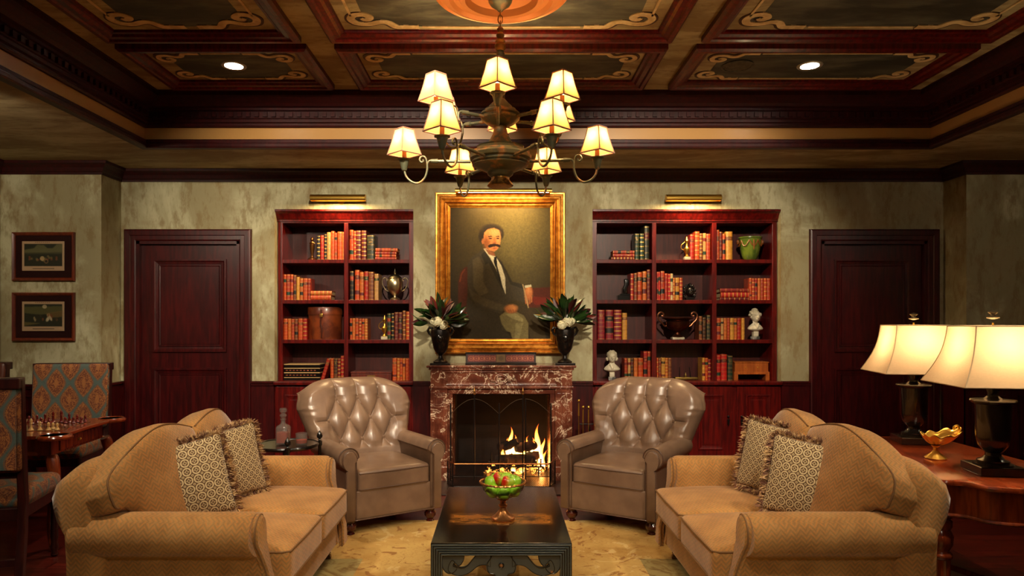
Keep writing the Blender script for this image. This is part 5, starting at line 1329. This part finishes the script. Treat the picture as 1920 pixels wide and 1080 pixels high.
def sofa(lab, x, y, rz):
    t = thing('sofa', lab, 'sofa', (x, y, 0), rz, 'tan loveseats facing each other'); HL = .745
    ol = arm_outline(.549, .655, .645, .552, .098, .10, 18)
    for s in (1, -1):
        # rolled arm
        a = arm_mb(ol, -.385, .39, s, .02, 0, .075).build('arm', SOFA, t, ang=50)
        # shaped front facing: round scroll, waist, widening toward the base
        inner = catmull([(.60, .10), (.592, .25), (.604, .40), (.585, .50), (.582, .57), (.61, .628), (.655, .635), (.70, .60), (.705, .54), (.675, .47), (.655, .38), (.668, .25), (.70, .10)], 5)
        rg = []
        fl_ = lambda z: -.075*max(0, min(1, (.52-z)/.3))
        for yy, k in ((-.383, 1), (-.402, 1), (-.414, .9)):
            r_ = [((.645+(p.x-.645)*k)*s, yy+fl_(p.y), .35+(p.y-.35)*(1-(1-k)*.3)) for p in inner]; rg.append(r_ if s < 0 else r_[::-1])
        MB().loft(rg).build('arm_front', SOFA, t, ang=50, fix=True)
        MB().tube([(p.x*s, -.402+fl_(p.y), p.y) for p in inner], .0045, 6).build('piping', SPIPE, a)
    MB().rbox(.66, .36, .09, .02, (0, -.03, .21), n=6).build('base', SOFA, t)
    MB().rbox(.60, .03, .085, .015, (0, -.42, .20), n=4).build('front_rail', SOFA, t)
    for s in (1, -1):
        def fn(x, y, z, s=s): return (x, y, z+ .012*math.cos(y*4))
        c = MB().rbox(.292, .36, .082, .032, (.296*s, -.155, .382), n=14, puff=.028, fn=fn).build('seat_cushion', SOFA, t)
        for z in (.452, .322):
            pts = [(.296*s+dx, -.155+dy, z+.012*math.cos(dy*4)) for dx, dy in ((-.288, .33), (-.29, -.33), (-.27, -.358), (0, -.362), (.27, -.358), (.29, -.33), (.288, .33))]
            MB().tube(pts, .0045, 6).build('piping', SPIPE, c)
    # back frame, rolled outward at the rear, camel top
    def topz(x): 
        k = abs(x)/.72
        return .868-.05*max(0, (k-.7)/.3)**2.0
    bk = MB(); NX = 40; rings = []
    for i in range(NX+1):
        x = -.725+1.45*i/NX; zt = topz(x); e_ = min(1, (.725-abs(x))/.04)**.5 if abs(x) > .685 else 1
        sec = [(.22, .12), (.25, .45), (.30, zt-.09), (.32, zt-.02), (.36, zt+.004), (.41, zt-.008), (.46, zt-.05), (.48, zt-.11), (.46, zt-.17), (.41, zt-.24), (.40, .45), (.40, .12)]
        cy_, cz_ = .38, .5
        rings.append([(x, cy_+(a-cy_)*(.7+.3*e_), cz_+(b-cz_)*(.93+.07*e_)) for a, b in sec])
    bk.loft(rings).build('back_frame', SOFA, t, ang=70, fix=True)
    # loose back cushions
    for s in (1, -1):
        def fn(x, y, z, s=s):
            o = x*s                                   # outward
            k = (z+.27)/.54                            # 0 bottom 1 top
            dome = .04*math.cos(min(PI, abs(o+.02)/.30*PI/2*1.2))-.02
            drop = .085*max(0, (o+.03)/.34)**2.2
            zl_ = max(0, min(1, (o-.17)/.10)); zl_ = -.265+.225*zl_*zl_*(3-2*zl_)
            k = (z+.265)/.53; z2 = zl_+k*(.265-zl_)+max(0, k)**1.5*(dome-drop)
            fat = 1+.25*math.sin(PI*min(1, max(0, k)))*math.cos(x*4)
            x2 = x+s*.03*max(0, o/.3)*(1-abs(k-.45))
            return (x2, (y*fat)+.09*max(0, (o+.05)/.36)**1.8, z2)
        mb = MB().rbox(.345, .095, .265, .055, (0, 0, 0), n=14, fn=fn)
        T = Matrix.Translation((.338*s, .19, .70)) @ Matrix.Rotation(R(-17), 4, 'X')
        o = MB(); o.add(mb.v, mb.f, 0, T); c = o.build('back_cushion', SOFA, t, ang=70)
        loopp = []
        import itertools
        for (lx, lz) in [(-.32*s, -.25), (0, -.255), (.15*s, -.255), (.22*s, -.25), (.29*s, -.25), (.328*s, -.22), (.335*s, -.1), (.335*s, .1), (.325*s, .205), (.29*s, .245), (.15*s, .25), (0, .25), (-.15*s, .25), (-.32*s, .245)]:
            x_, y_, z_ = fn(lx, -.080, lz); loopp.append(tuple(T @ Vector((x_, y_, z_))))
        MB().tube(catmull(loopp, 5), .0045, 6).build('piping', SPIPE, c)
    for x_ in (-.63, .63):
        for y_ in (-.38, .28):
            f = MB().lathe([(.012, .045), (.02, .05), (.016, .06), (.026, .075), (.03, .10), (.022, .115), (.03, .125)], 18, (x_, y_, 0)).build('leg', FOOT, t)
            c = MB().tube([(x_-.012, y_, .022), (x_+.012, y_, .022)], .022, 16); c.tube([(x_, y_, .03), (x_, y_, .05)], .01, 8); c.build('caster', M('caster_brass', rgb(110, 80, 40), rough=.35, metal=.8), f)
    return t
sofa('tan herringbone loveseat on the left, facing right', -1.46, 3.68, R(90))
sofa('tan herringbone loveseat on the right, facing left', 1.46, 3.68, R(-90))

def pillow(lab, x, y, z, rot, seed, dark):
    t = thing('throw_pillow', lab, 'cushion', (x, y, z), 0, 'fringed pillows on the sofas'); t.rotation_euler = rot
    H = .195
    def fn(a, b, c):
        k = 1-.07*(abs(a)/H*abs(b)/H)*0; pin = 1-.06*(1-(a/H)**2)*(abs(b)/H)**4; pin2 = 1-.06*(1-(b/H)**2)*(abs(a)/H)**4
        return (a*pin2, b*pin, c)
    mb = MB().rbox(H, H, .026, .024, n=16, puff=.05, fn=fn)
    T = Matrix.Rotation(R(90), 4, 'X'); o = MB(); o.add(mb.v, mb.f, 0, T); c = o.build('cover', PILL, t)
    uv = c.data.uv_layers.new(name='UVMap'); 
    lv = np.zeros(len(c.data.loops), dtype=np.int32); c.data.loops.foreach_get('vertex_index', lv); V = np.array(o.v)
    uv.data.foreach_set('uv', np.column_stack([V[lv, 0]/.39+.5, V[lv, 2]/.39+.5]).ravel().astype(np.float32))
    rr = random.Random(seed); fm = MB()
    for i in range(1500):
        s = rr.random()*4; e_ = int(s); q = (s-e_)*2-1; q *= .195
        px, pz = [(q, .19), (.19, -q), (-q, -.19), (-.19, q)][e_]; d = Vector([(0, 0, 1), (1, 0, 0), (0, 0, -1), (-1, 0, 0)][e_])
        d = (d+Vector((rr.gauss(0, .35), rr.gauss(0, .75), rr.gauss(0, .35)))).normalized(); b = Vector((px, rr.uniform(-.012, .012), pz)); L_ = rr.uniform(.028, .05)
        sd = d.orthogonal().normalized()*.0022; s2 = d.cross(sd).normalized()*.0022; m_ = b+d*L_*.6+Vector((0, 0, -.002)); e2 = b+d*L_+Vector((rr.gauss(0, .005), rr.gauss(0, .005), -.006))
        fm.add([b+sd, b-sd*.5+s2, b-sd*.5-s2, m_+sd*1.3, m_-sd*.6+s2*1.3, m_-sd*.6-s2*1.3, e2], [(0, 1, 4, 3), (1, 2, 5, 4), (2, 0, 3, 5), (3, 4, 6), (4, 5, 6), (5, 3, 6)])
    fm.build('fringe', FRINGED, t, smooth=False)
# rot: XYZ euler; front of pillow faces local -Y
pillow('fringed patterned pillow on the left sofa, nearer the viewer', -1.54, 3.40, .70, (R(-14), R(-10), R(32)), 1, 0)
pillow('fringed patterned pillow on the left sofa, farther from the viewer', -1.53, 3.89, .69, (R(-12), R(-6), R(52)), 2, 1)
pillow('fringed patterned pillow on the right sofa, nearer the viewer', 1.525, 3.46, .695, (R(-13), R(5), R(-44)), 3, 0)
pillow('fringed patterned pillow on the right sofa, farther from the viewer', 1.53, 3.92, .71, (R(-12), R(4), R(-58)), 4, 1)

# ================================================================ RUG, COFFEE TABLE, BOWL
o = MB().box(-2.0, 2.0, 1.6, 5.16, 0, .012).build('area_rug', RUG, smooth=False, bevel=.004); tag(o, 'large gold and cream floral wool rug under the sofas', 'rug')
CT0, CT1, CH = 3.235, 4.34, .452
t = thing('coffee_table', 'low black lacquer oriental coffee table with worn top and carved apron', 'coffee table', (.0, CT0, .012)); CH -= .012
hw = .33; LB = M('lacquer_line', rgb(120, 76, 38), rough=.4)
top = MB(); top.box(-hw, hw, 0, CT1-CT0, CH-.03, CH); top.build('tabletop', LACQ, t, smooth=False, bevel=.004)
def reeded(x0, x1, z0, z1, y, n, w_):
    """nested raised frame strips, open at the bottom, on a -Y face"""
    mb = MB(); st = w_/n
    for i in range(n):
        a = i*st+st*.22; b = i*st+st*.80
        poly = [(x0+a, z0), (x0+a, z1-a), (x1-a, z1-a), (x1-a, z0), (x1-b, z0), (x1-b, z1-b), (x0+b, z1-b), (x0+b, z0)]
        mb.prism(poly, lambda p, q, d: (p, d, q), y-.009, y+.002)
    return mb
def leg_frame():
    w_ = .055
    fr = MB(); fr.prism([(-hw, 0), (-hw, CH-.03), (hw, CH-.03), (hw, 0), (hw-w_, 0), (hw-w_, CH-.004-w_), (-hw+w_, CH-.004-w_), (-hw+w_, 0)], lambda p, q, d: (p, d, q), 0, .05)
    return fr
for y, s in ((.001, 1), (CT1-CT0-.001, -1)):
    T = Matrix.Translation((0, y, 0)) @ Matrix.Scale(1, 4) if s > 0 else Matrix.Translation((0, y, 0)) @ Matrix.Rotation(PI, 4, 'Z')
    q = MB(); f = leg_frame(); q.add(f.v, f.f, 0, T); o = q.build('leg_frame', BLK, t, smooth=False, fix=True)
    q = MB(); f = reeded(-hw+.002, hw-.002, 0, CH-.004, 0, 5, .055); q.add(f.v, f.f, 0, T); q.build('reeding', WORN, o, smooth=False, bevel=.0015, fix=True)
    # carved openwork
    def pt(zx, zy): return ((zx-790)/4.91*3.235/1300, 1.48-((860+zy/4.91)-605)*3.235/1300-.012+.004)
    half = catmull([(790, 905), (760, 880), (715, 885), (685, 930), (655, 970), (650, 1010), (665, 1060), (720, 1075), (735, 1100), (790, 1110)], 5)
    outl = [pt(a, b) for a, b in half]; outl += [(-a, b) for a, b in outl[::-1]]
    cv = MB(); cv.prism(outl, lambda p, q_, d: (p, d, q_), .004, .03)
    for sx in (1, -1):
        arml = catmull([(690, 905), (655, 880), (610, 895), (570, 890), (520, 950), (470, 1005), (420, 1020), (375, 1010), (350, 985), (360, 965), (335, 950), (310, 985), (300, 1040), (340, 1075), (420, 1090), (500, 1060), (570, 1005), (640, 990), (690, 1010)], 4)
        cv.prism([((pt(a, b)[0])*sx, pt(a, b)[1]) for a, b in arml], lambda p, q_, d: (p, d, q_), .006, .028)
        curl = catmull([(345, 875), (290, 870), (255, 900), (245, 960), (255, 1030), (300, 1070), (350, 1060), (380, 1020), (345, 1000), (360, 975), (400, 1000), (440, 950), (445, 890), (400, 870)], 4)
        cv.prism([((pt(a, b)[0])*sx, pt(a, b)[1]) for a, b in curl], lambda p, q_, d: (p, d, q_), .008, .026)
    q = MB(); q.add(cv.v, cv.f, 0, T); q.build('carved_apron', WORN, o, smooth=False, bevel=.003, fix=True)
    bd = MB()
    bd.tube([(px*.93, .003, pz) for px, pz in outl], .0022, 6, closed=True); cxx, czz = pt(790, 995); bd.tube([(cxx+.011*math.cos(a), .003, czz+.011*math.sin(a)) for a in np.linspace(0, 2*PI, 17)[:-1]], .003, 6, closed=True)
    for sx in (1, -1):
        for pl in (arml, curl): bd.tube([(pt(a, b)[0]*sx, .005, pt(a, b)[1]) for a, b in pl], .0018, 5, closed=True)
    q = MB(); q.add(bd.v, bd.f, 0, T); q.build('carved_line', BLK, o)
    q = MB(); q.add(*(lambda m_: (m_.v, m_.f, 0, T))(MB().ball((cxx, .004, czz), (.009, .003, .009), 12))); q.build('boss', LB, o)
for s in (-1, 1): MB().box(min(s*hw, s*(hw-.05)), max(s*hw, s*(hw-.05)), .05, CT1-CT0-.05, CH-.10, CH-.03).build('side_rail', WORN, t, smooth=False)

BX, BYY, BZ = X(943, 3.62), 3.62, .452
t = thing('fruit_bowl', 'footed glass fruit bowl with bronze rope rim and pedestal', 'bowl', (BX, BYY, BZ))
MB().lathe([(.001, 0), (.058, 0), (.062, .006), (.060, .014), (.045, .024), (.03, .04), (.02, .052), (.014, .062), (.022, .07), (.024, .078), (.014, .086), (.016, .10), (.03, .106), (.03, .112), (.001, .113)], 32, lobes=12, la=.02).build('pedestal', M('bowl_bronze', rgb(186, 124, 72), rough=.28, metal=.9), t, ang=25, fix=True)
MB().lathe([(.001, .112), (.03, .112), (.075, .130), (.105, .160), (.116, .195), (.113, .195), (.102, .162), (.073, .134), (.028, .117), (.001, .117)], 48).build('glass_bowl', M('green_glass', rgb(236, 250, 226), rough=.03, trans=1, ior=1.3), t, fix=True)
rp = [(.117*math.cos(a), .117*math.sin(a), .197) for a in np.linspace(0, 2*PI, 97)[:-1]]
MB().tube(rp, [.0055+.0022*math.sin(i*1.9) for i in range(96)], 8, closed=True).build('rim', M('bowl_bronze'), t)
GAP = M('apple_green', fn=vary(rgb(112, 176, 20), rgb(156, 204, 48), 12, .35, .65), rough=.25, coat=.3)
def f_red(nt, b):
    x, y, z = coords(nt); n = noise(nt, objvec(nt), 25, 3); setc(nt, b, mix(nt, (x+z*.3+n*.02).sm(-.012, .022), rgb(200, 26, 16), rgb(168, 196, 50)))
RAP = M('apple_red', fn=f_red, rough=.25, coat=.3)
def apple_data(mat):
    return MB().lathe([(.001, .012), (.008, .004), (.020, .003), (.031, .018), (.036, .038), (.033, .056), (.020, .066), (.008, .062), (.001, .055)], 28, (0, 0, -.034)).build('apple', mat, ang=80)
pr_g = apple_data(GAP); pr_r = apple_data(RAP)
stm = MB().tube([(0, 0, .022), (.002, 0, .036)], .0018, 6)
aps = [(-.056, -.045, .163, 0), (.005, -.064, .158, 0), (.060, -.038, .164, 0), (.062, .03, .166, 0), (.0, .064, .166, 0), (-.060, .028, .166, 0), (.0, .0, .152, 0), (-.066, -.014, .199, 0), (.064, -.008, .202, 0), (.02, .05, .206, 0), (-.022, -.012, .217, 1), (.026, -.038, .203, 1), (-.034, .046, .204, 0)]
apl = ['front left bottom', 'front centre bottom', 'front right bottom', 'back right bottom', 'back centre bottom', 'back left bottom', 'lowest centre', 'upper left', 'upper right', 'upper back right', '', '', 'upper back left']
for i, (x, y, z, r_) in enumerate(aps):
    src = pr_r if r_ else pr_g
    o = src if (i == 0 or i == 10) else src.copy()
    if not (i == 0 or i == 10): C.objects.link(o)
    o.location = (BX+x*.93, BYY+y*.93, BZ+z-.004); o.rotation_euler = (random.uniform(-.5, .5), random.uniform(-.5, .5), random.uniform(-.4, .4))
    st_ = MB(); st_.tube([(0, 0, .020), (.002, 0, .034)], .0015, 5); st_.build('stem', M('stem', rgb(70, 50, 24), rough=.8), o)
    lb = ('red and green apple on the left of the top of the bowl' if i == 10 else 'red and green apple on the right of the top of the bowl') if r_ else 'green apple in the footed bowl, %s' % apl[i]
    tag(o, lb, 'apple', 'apples in the bowl')

# ================================================================ DRINKS TABLE
SX, SY = -1.50, 4.83; SZ = Z(832, SY)
t = thing('drinks_table', 'small round black table with acorn finials beside left armchair', 'side table', (SX, SY, 0))
MB().lathe([(.001, SZ-.028), (.19, SZ-.028), (.205, SZ-.02), (.222, SZ-.016), (.226, SZ-.006), (.222, SZ+.004), (.212, SZ+.004), (.208, SZ-.001), (.001, SZ-.001)], 64).build('tray_top', BLK, t, ang=30, fix=True)
for a in (20, 110, 200, 290):
    cx_, cy_ = .228*math.cos(R(a)), .228*math.sin(R(a))
    l = MB().lathe([(.008, 0), (.014, .012), (.009, .03), (.012, .10), (.016, .14), (.009, .17), (.011, .30), (.016, .36), (.010, .40), (.012, SZ-.03), (.018, SZ-.02), (.018, SZ+.008)], 16, (cx_, cy_, 0)).build('leg', BLK, t)
    MB().lathe([(.008, 0), (.013, .006), (.008, .014), (.019, .024), (.021, .036), (.016, .052), (.007, .064), (.004, .07), (.001, .072)], 18, (cx_, cy_, SZ+.008)).build('finial', BLK, l)
MB().lathe([(.001, .20), (.20, .20), (.212, .21), (.20, .22), (.001, .22)], 48).build('lower_shelf', BLK, t)
DX_, DY_ = X(531, SY-.02), SY-.02
t = thing('whisky_decanter', 'square cut glass decanter of amber whisky on the round black table', 'decanter', (DX_, DY_, SZ+.0008))
def sq(hw_, r_, z): 
    pts = []
    for i in range(4):
        for j in range(4):
            a = R(i*90+j*30); cx_ = (hw_-r_)*[1, -1, -1, 1][i]; cy_ = (hw_-r_)*[1, 1, -1, -1][i]; pts.append((cx_+r_*math.cos(a), cy_+r_*math.sin(a), z))
    return pts
body = [sq(.040, .008, 0), sq(.043, .010, .004), sq(.043, .010, .115), sq(.038, .016, .128), sq(.022, .02, .140), sq(.016, .015, .150), sq(.015, .0145, .165), sq(.022, .021, .172), sq(.022, .021, .176), sq(.012, .0115, .177), sq(.012, .0115, .150), sq(.018, .016, .138), sq(.034, .014, .124), sq(.038, .009, .112), sq(.038, .009, .012)]
MB().loft(body).build('glass_body', GLASS, t, smooth=True, ang=30, fix=True)
MB().loft([sq(.0376, .0088, .0125), sq(.0376, .0088, .082)]).build('whisky', WHISKY, t, fix=True)
MB().lathe([(.001, .170), (.010, .170), (.011, .18), (.020, .188), (.026, .20), (.016, .212), (.014, .218), (.024, .224), (.026, .24), (.022, .25), (.001, .251)], 10).build('stopper', GLASS, t, ang=20, fix=True)
gx = X(567, SY-.03)
t = thing('whisky_glass', 'short glass tumbler of whisky beside the decanter', 'glass', (gx, SY-.05, SZ+.0008))
MB().lathe([(.001, 0), (.036, 0), (.038, .004), (.041, .082), (.039, .082), (.036, .014), (.001, .012)], 24, lobes=12, la=.012).build('tumbler', GLASS, t, ang=40, fix=True)
MB().lathe([(.001, .0125), (.0352, .0145), (.0365, .036), (.001, .036)], 24).build('whisky', WHISKY, t, fix=True)

# ================================================================ RIGHT SIDE TABLE, LAMPS, COMPOTE
DZ_ = .75
t = thing('console_table', 'polished reddish wooden sofa table behind the right sofa, shaped apron, reeded legs', 'table', (2.38, 3.75, 0))
def oc_(k=0):
    P = [(2.02+k, 4.46-k), (2.02+k, 3.30), (2.05+k, 3.22+k), (2.13+k*.5, 3.19+k), (2.17+k, 3.10+k), (2.28, 3.05+k), (2.40, 3.04+k), (2.52, 3.05+k), (2.63-k, 3.10+k), (2.67-k*.5, 3.19+k), (2.74-k, 3.22+k), (2.78-k, 3.30), (2.78-k, 4.46-k)]
    c = [P[0]]+[(v.x, v.y) for v in catmull(P[1:-1], 5)]+[P[-1]]
    return [(x-2.38, y-3.75) for x, y in c]
mb = MB()
rg = [[(x, y, z) for x, y in oc_(k)] for k, z in ((.012, DZ_-.028), (.002, DZ_-.024), (0, DZ_-.012), (.004, DZ_-.003), (.012, DZ_))]
mb.loft(rg).build('tabletop', TABLEH, t, ang=40, fix=True)
rg = [[(x, y, z) for x, y in oc_(.028)] for z in (DZ_-.17, DZ_-.028)]
MB().loft(rg).build('apron', TABLEW, t, ang=40, fix=True)
MB().tube([(x, y, DZ_-.168) for x, y in oc_(.022)], .009, 8, closed=True).build('rope_moulding', M('carved_wood', fn=f_mahog(rgb(96, 36, 16), rgb(140, 62, 28)), rough=.3), t)
LGS = [(2.09, 3.30), (2.71, 3.30), (2.09, 4.38), (2.71, 4.38), (2.22, 3.16) , (2.56, 3.16)]
for i, (x, y) in enumerate(LGS[:4]):
    x -= 2.38; y -= 3.75
    lg = MB().lathe([(.016, 0), (.03, .01), (.034, .03), (.022, .05), (.028, .07), (.034, .10)], 24, (x, y, 0)); 
    lg.lathe([(.034, .10), (.040, .36)], 36, (x, y, 0), lobes=12, la=.07)
    lg.lathe([(.040, .36), (.05, .37), (.05, .385), (.036, .40), (.052, .43), (.055, .47), (.040, .50), (.050, .515), (.050, .54), (.038, .55), (.05, .56), (.05, DZ_-.165)], 28, (x, y, 0))
    lg.build('leg', TABLEW, t, ang=50)
MB().tube([(-.29, -.45, .11), (-.1, -.2, .15), (.0, .1, .16), (-.1, .4, .15), (-.29, .63, .11)], .016, 8).build('stretcher', TABLEW, t)
MB().tube([(.33, -.45, .11), (.15, -.2, .15), (.0, .1, .16), (.15, .4, .15), (.33, .63, .11)], .016, 8).build('stretcher', TABLEW, t)
def table_lamp(lab, x, y, rz, k=1.0):
    t = thing('table_lamp', lab, 'table lamp', (x, y, DZ_+.0008), rz, 'black urn table lamps on the sofa table')
    MB().box(-.105*k, .105*k, -.105*k, .105*k, 0, .042).build('plinth', BLK, t, smooth=False, bevel=.004)
    MB().lathe([(a*k, b*k+.003) for a, b in [(.088, .04), (.088, .047), (.07, .05), (.072, .062), (.052, .068), (.036, .085), (.034, .10), (.05, .115), (.068, .14), (.076, .18), (.079, .30), (.082, .345), (.098, .352), (.102, .362), (.098, .368), (.04, .372), (.026, .385), (.024, .40), (.034, .42), (.034, .428), (.074, .436), (.078, .442), (.070, .448), (.03, .452)]], 40).build('urn_base', BLK, t, ang=35)
    MB().tube([(0, 0, .45*k), (0, 0, .76*k)], .005, 8).build('harp_rod', BRASS, t)
    MB().lathe([(.001, .455), (.02, .456), (.024, .462), (.014, .472), (.014, .5), (.001, .502)], 16).build('socket', BRASS, t)
    MB().ball((0, 0, .57), (.028, .028, .036), 14).build('bulb', M('lamp_bulb', emit=(1, .78, .5), es=18), t)
    make_shade(t, .338*k, .208*k, .295*k, .085, LINEN, LINENT, 45, (0, 0, .448*k), .0035*k, 1)
    MB().lathe([(.004, .742), (.026, .748), (.028, .752), (.012, .758), (.010, .766), (.022, .776), (.022, .780), (.001, .786)], 16, (0, 0, .003)).build('finial', M('pewter', rgb(150, 136, 110), rough=.3, metal=.9), t)
    light('POINT', 'table_lamp_bulb', (x, y, DZ_+.60), 14, (1, .72, .40), .035)
table_lamp('black urn table lamp with linen shade on the sofa table, nearer one', 2.39, 3.37, R(-9), .96)
table_lamp('black urn table lamp with linen shade on the sofa table, farther one', 2.51, 4.22, R(-11), .96)
t = thing('brass_compote', 'gold leaf-shaped footed dish on the sofa table between the lamps', 'dish', (2.33, 3.72, DZ_+.0008))
MB().lathe([(.001, 0), (.05, 0), (.054, .006), (.044, .014), (.024, .03), (.012, .045), (.012, .06), (.022, .072), (.001, .074)], 32, lobes=10, la=.03).build('foot', BRASS, t, fix=True)
def dish(u, v):
    a = u*2*PI; r_ = v; L_ = .10+.03*math.cos(a); rr_ = r_*L_*(1+.06*math.cos(9*a)*r_)
    z = .074+.055*r_**2.2+.03*r_**3*max(0, math.cos(a))**2+.008*math.cos(9*a)*r_
    return (rr_*math.cos(a), rr_*math.sin(a)*.8, z)
MB().grid(dish, 72, 12, wrap=True).build('leaf_bowl', BRASS, t, ang=60).modifiers.new('thick', 'SOLIDIFY').thickness = .003
MB().tube(catmull([(.10, 0, .13), (.125, 0, .15), (.12, 0, .175), (.10, 0, .17), (.10, 0, .155)], 5), .007, 8).build('curl_handle', BRASS, t)

# ================================================================ CHESS CORNER
CX_, CY_ = -3.33, 4.84; CZ_ = .752; rot = R(6)
t = thing('games_table', 'polished wooden chess table with round corner dishes and cabriole legs', 'table', (CX_, CY_, 0), rot)
hs = .40
def scal(k=0):
    pts = []
    for i, (sx, sy) in enumerate(((1, 1), (-1, 1), (-1, -1), (1, -1))):
        c_ = Vector((sx*hs, sy*hs)); a0 = math.atan2(sy, sx)
        for j in range(15): a = a0+R(-118+236*j/14); pts.append((c_.x+(.105-k)*math.cos(a), c_.y+(.105-k)*math.sin(a)))
        nx_, ny_ = ((-1, 1), (-1, -1), (1, -1), (1, 1))[i]
        mid = [(0, hs+.02-k), (-hs-.02+k, 0), (0, -hs-.02+k), (hs+.02-k, 0)][i]; pts.append(mid)
    return pts
rg = [[(x, y, z) for x, y in scal(k)] for k, z in ((.012, CZ_-.026), (.002, CZ_-.022), (0, CZ_-.010), (.006, CZ_))]
MB().loft(rg).build('tabletop', TABLEH, t, ang=40, fix=True)
for sx in (1, -1):
    for sy in (1, -1): MB().lathe([(.082, CZ_), (.088, CZ_+.006), (.094, CZ_)], 32, (sx*hs, sy*hs, 0)).build('dish_rim', TABLEW, t)
MB().box(-.36, .36, -.36, .36, CZ_-.14, CZ_-.026).build('apron', TABLEW, t, smooth=False, bevel=.004)
dr = MB().box(.36, .368, -.26, .26, CZ_-.125, CZ_-.045).build('drawer', TABLEW, t, smooth=False, bevel=.003)
for y in (-.02,): MB().ball((.378, y, CZ_-.085), .009, 10).build('knob', BRASS, dr)
def f_check(nt, b):
    x, y, z = coords(nt); k = (((x-.12)*18.2+40).fl()+(y*18.2+40).fl())*.5; setc(nt, b, mix(nt, (k.fr()).gt(.25), rgb(150, 86, 40), rgb(40, 16, 10)))
MB().box(-.10, .34, -.22, .22, CZ_, CZ_+.002).build('chess_board', M('board', fn=f_check, rough=.2, coat=.4), t, smooth=False)
for sx in (1, -1):
    for sy in (1, -1):
        p = [(.37, .37, CZ_-.14), (.385, .385, .56), (.40, .40, .46), (.385, .385, .34), (.36, .36, .20), (.355, .355, .09), (.375, .375, .035), (.39, .39, .02)]
        MB().tube([(sx*a, sy*b, z) for a, b, z in catmull(p, 4)], [r_ for r_ in np.interp(np.linspace(0, 1, 29), [0, .12, .3, .55, .8, .92, 1], [.034, .040, .036, .024, .017, .022, .03])], 12).build('leg', TABLEW, t)
def piece_prof(h): return [(.001, 0), (.016, 0), (.017, .004), (.012, .01), (.008, .02), (.0065, h*.55), (.012, h*.6), (.007, h*.66), (.010, h*.78), (.008, h*.9), (.004, h), (.001, h+.002)]
RP = M('red_piece', rgb(112, 22, 14), rough=.2, coat=.4); WP = M('cream_piece', rgb(220, 180, 110), rough=.3)
cr, sr = math.cos(rot), math.sin(rot)
def cell(c, r_): x = (-3.5+c)*.055+.12; y = (-3.5+r_)*.055; return (CX_+x*cr-y*sr, CY_+x*sr+y*cr, CZ_+.0028)
pr_ = {}
kinds_ = ['rook', 'knight', 'bishop', 'queen', 'king', 'bishop', 'knight', 'rook']; hts = [.05, .056, .064, .078, .084, .064, .056, .05]
def place_piece(kind, h, mat, colr, c, r_, lab):
    key = (kind, colr)
    if key not in pr_: pr_[key] = o = MB().lathe(piece_prof(h), 14).build('chess_piece', mat)
    else: o = pr_[key].copy(); C.objects.link(o)
    o.location = cell(c, r_); tag(o, lab, 'chess piece', 'chess pieces on the games table')
fileo = ['first', 'second', 'third', 'fourth', 'fifth', 'sixth', 'seventh', 'eighth']
for c in range(8):
    place_piece(kinds_[c], hts[c], RP, 'red', c, 7, 'dark red chess piece in the back row, %s from left' % fileo[c]); place_piece('pawn', .044, RP, 'red', c, 6 if c != 4 else 4, 'dark red chess pawn in the front row, %s from left' % fileo[c])
for c in range(8):
    place_piece(kinds_[c], hts[c]*.95, WP, 'white', c, 0, 'cream chess piece nearest the viewer, %s from left' % fileo[c])
place_piece('pawn', .044, WP, 'white', 6, 1, 'single cream chess pawn in front of the cream row')

def dining_chair(lab, x, y, rz, mat, open_back=True, W=.31, top=1.15, tuck=0):
    t = thing('side_chair', lab, 'chair', (x, y, 0), rz); fw = M('chair_frame', fn=f_mahog(rgb(36, 12, 10), rgb(62, 20, 14)), rough=.3, coat=.3)
    for s in (-1, 1):
        MB().loft([[(s*(W+dx), yy+dy, z) for dx, dy in ((-.022, -.022), (.022, -.022), (.022, .022), (-.022, .022))] for yy, z in ((.30, 0), (.26, .30), (.25, .48), (.30, top))]).build('leg', fw, t, smooth=False, bevel=.004, fix=True)
        MB().lathe([(.012, 0), (.022, .01), (.016, .03), (.024, .06), (.018, .09), (.022, .12), (.020, .30), (.028, .33), (.028, .42)], 18, (s*(W-.01), -.22, 0)).build('leg', fw, t)
    MB().box(-W, W, .245, .27, .10, .14).build('stretcher', fw, t, smooth=False, bevel=.003); MB().box(-W, W, .25, .28, .60, .65).build('back_rail', fw, t, smooth=False, bevel=.003)
    MB().box(-W, W, -.24, .27, .36, .43).build('seat_rail', fw, t, smooth=False, bevel=.004)
    MB().rbox(W+.02, .26, .055, .045, (0, -.01, .475), n=8, puff=.02).build('seat', mat, t)
    pad = MB(); n = (0, 0)
    def tiltf(a, b, c_): return (a*(1+.04*(c_+.25)), b+(c_+.25)*.095, c_)
    pad.rbox(W+.012, .045, .27, .03, (0, .255, top-.258), n=8, fn=tiltf).build('backrest', mat, t)
    MB().box(-W, W, .335, .345, .66, top-.02).build('back_panel', mat, t, smooth=False)
    MB().loft([[(xx, yy, zz) for xx, yy, zz in ((s_*(W+.02), .27, top-.05), (s_*(W+.02), .355, top-.05), (s_*(W+.02), .355, top+.012), (s_*(W+.02), .27, top+.012))] for s_ in (-1, 1)]).build('top_rail', fw, t, smooth=False, bevel=.006, fix=True)
    return t
dining_chair('teal and gold medallion patterned chair behind the chess table', -3.60, 5.60, R(8), DAM, W=.285, top=1.125)
dining_chair('dark-framed patterned chair seen from behind at the left edge', -3.08, 4.12, R(193), DAM, top=1.16)
dining_chair('brown leather chair in the corner at the far left of the photo', -4.40, 5.56, 0, M('brown_chair_leather', rgb(74, 34, 20), rough=.4), W=.215, top=1.135)
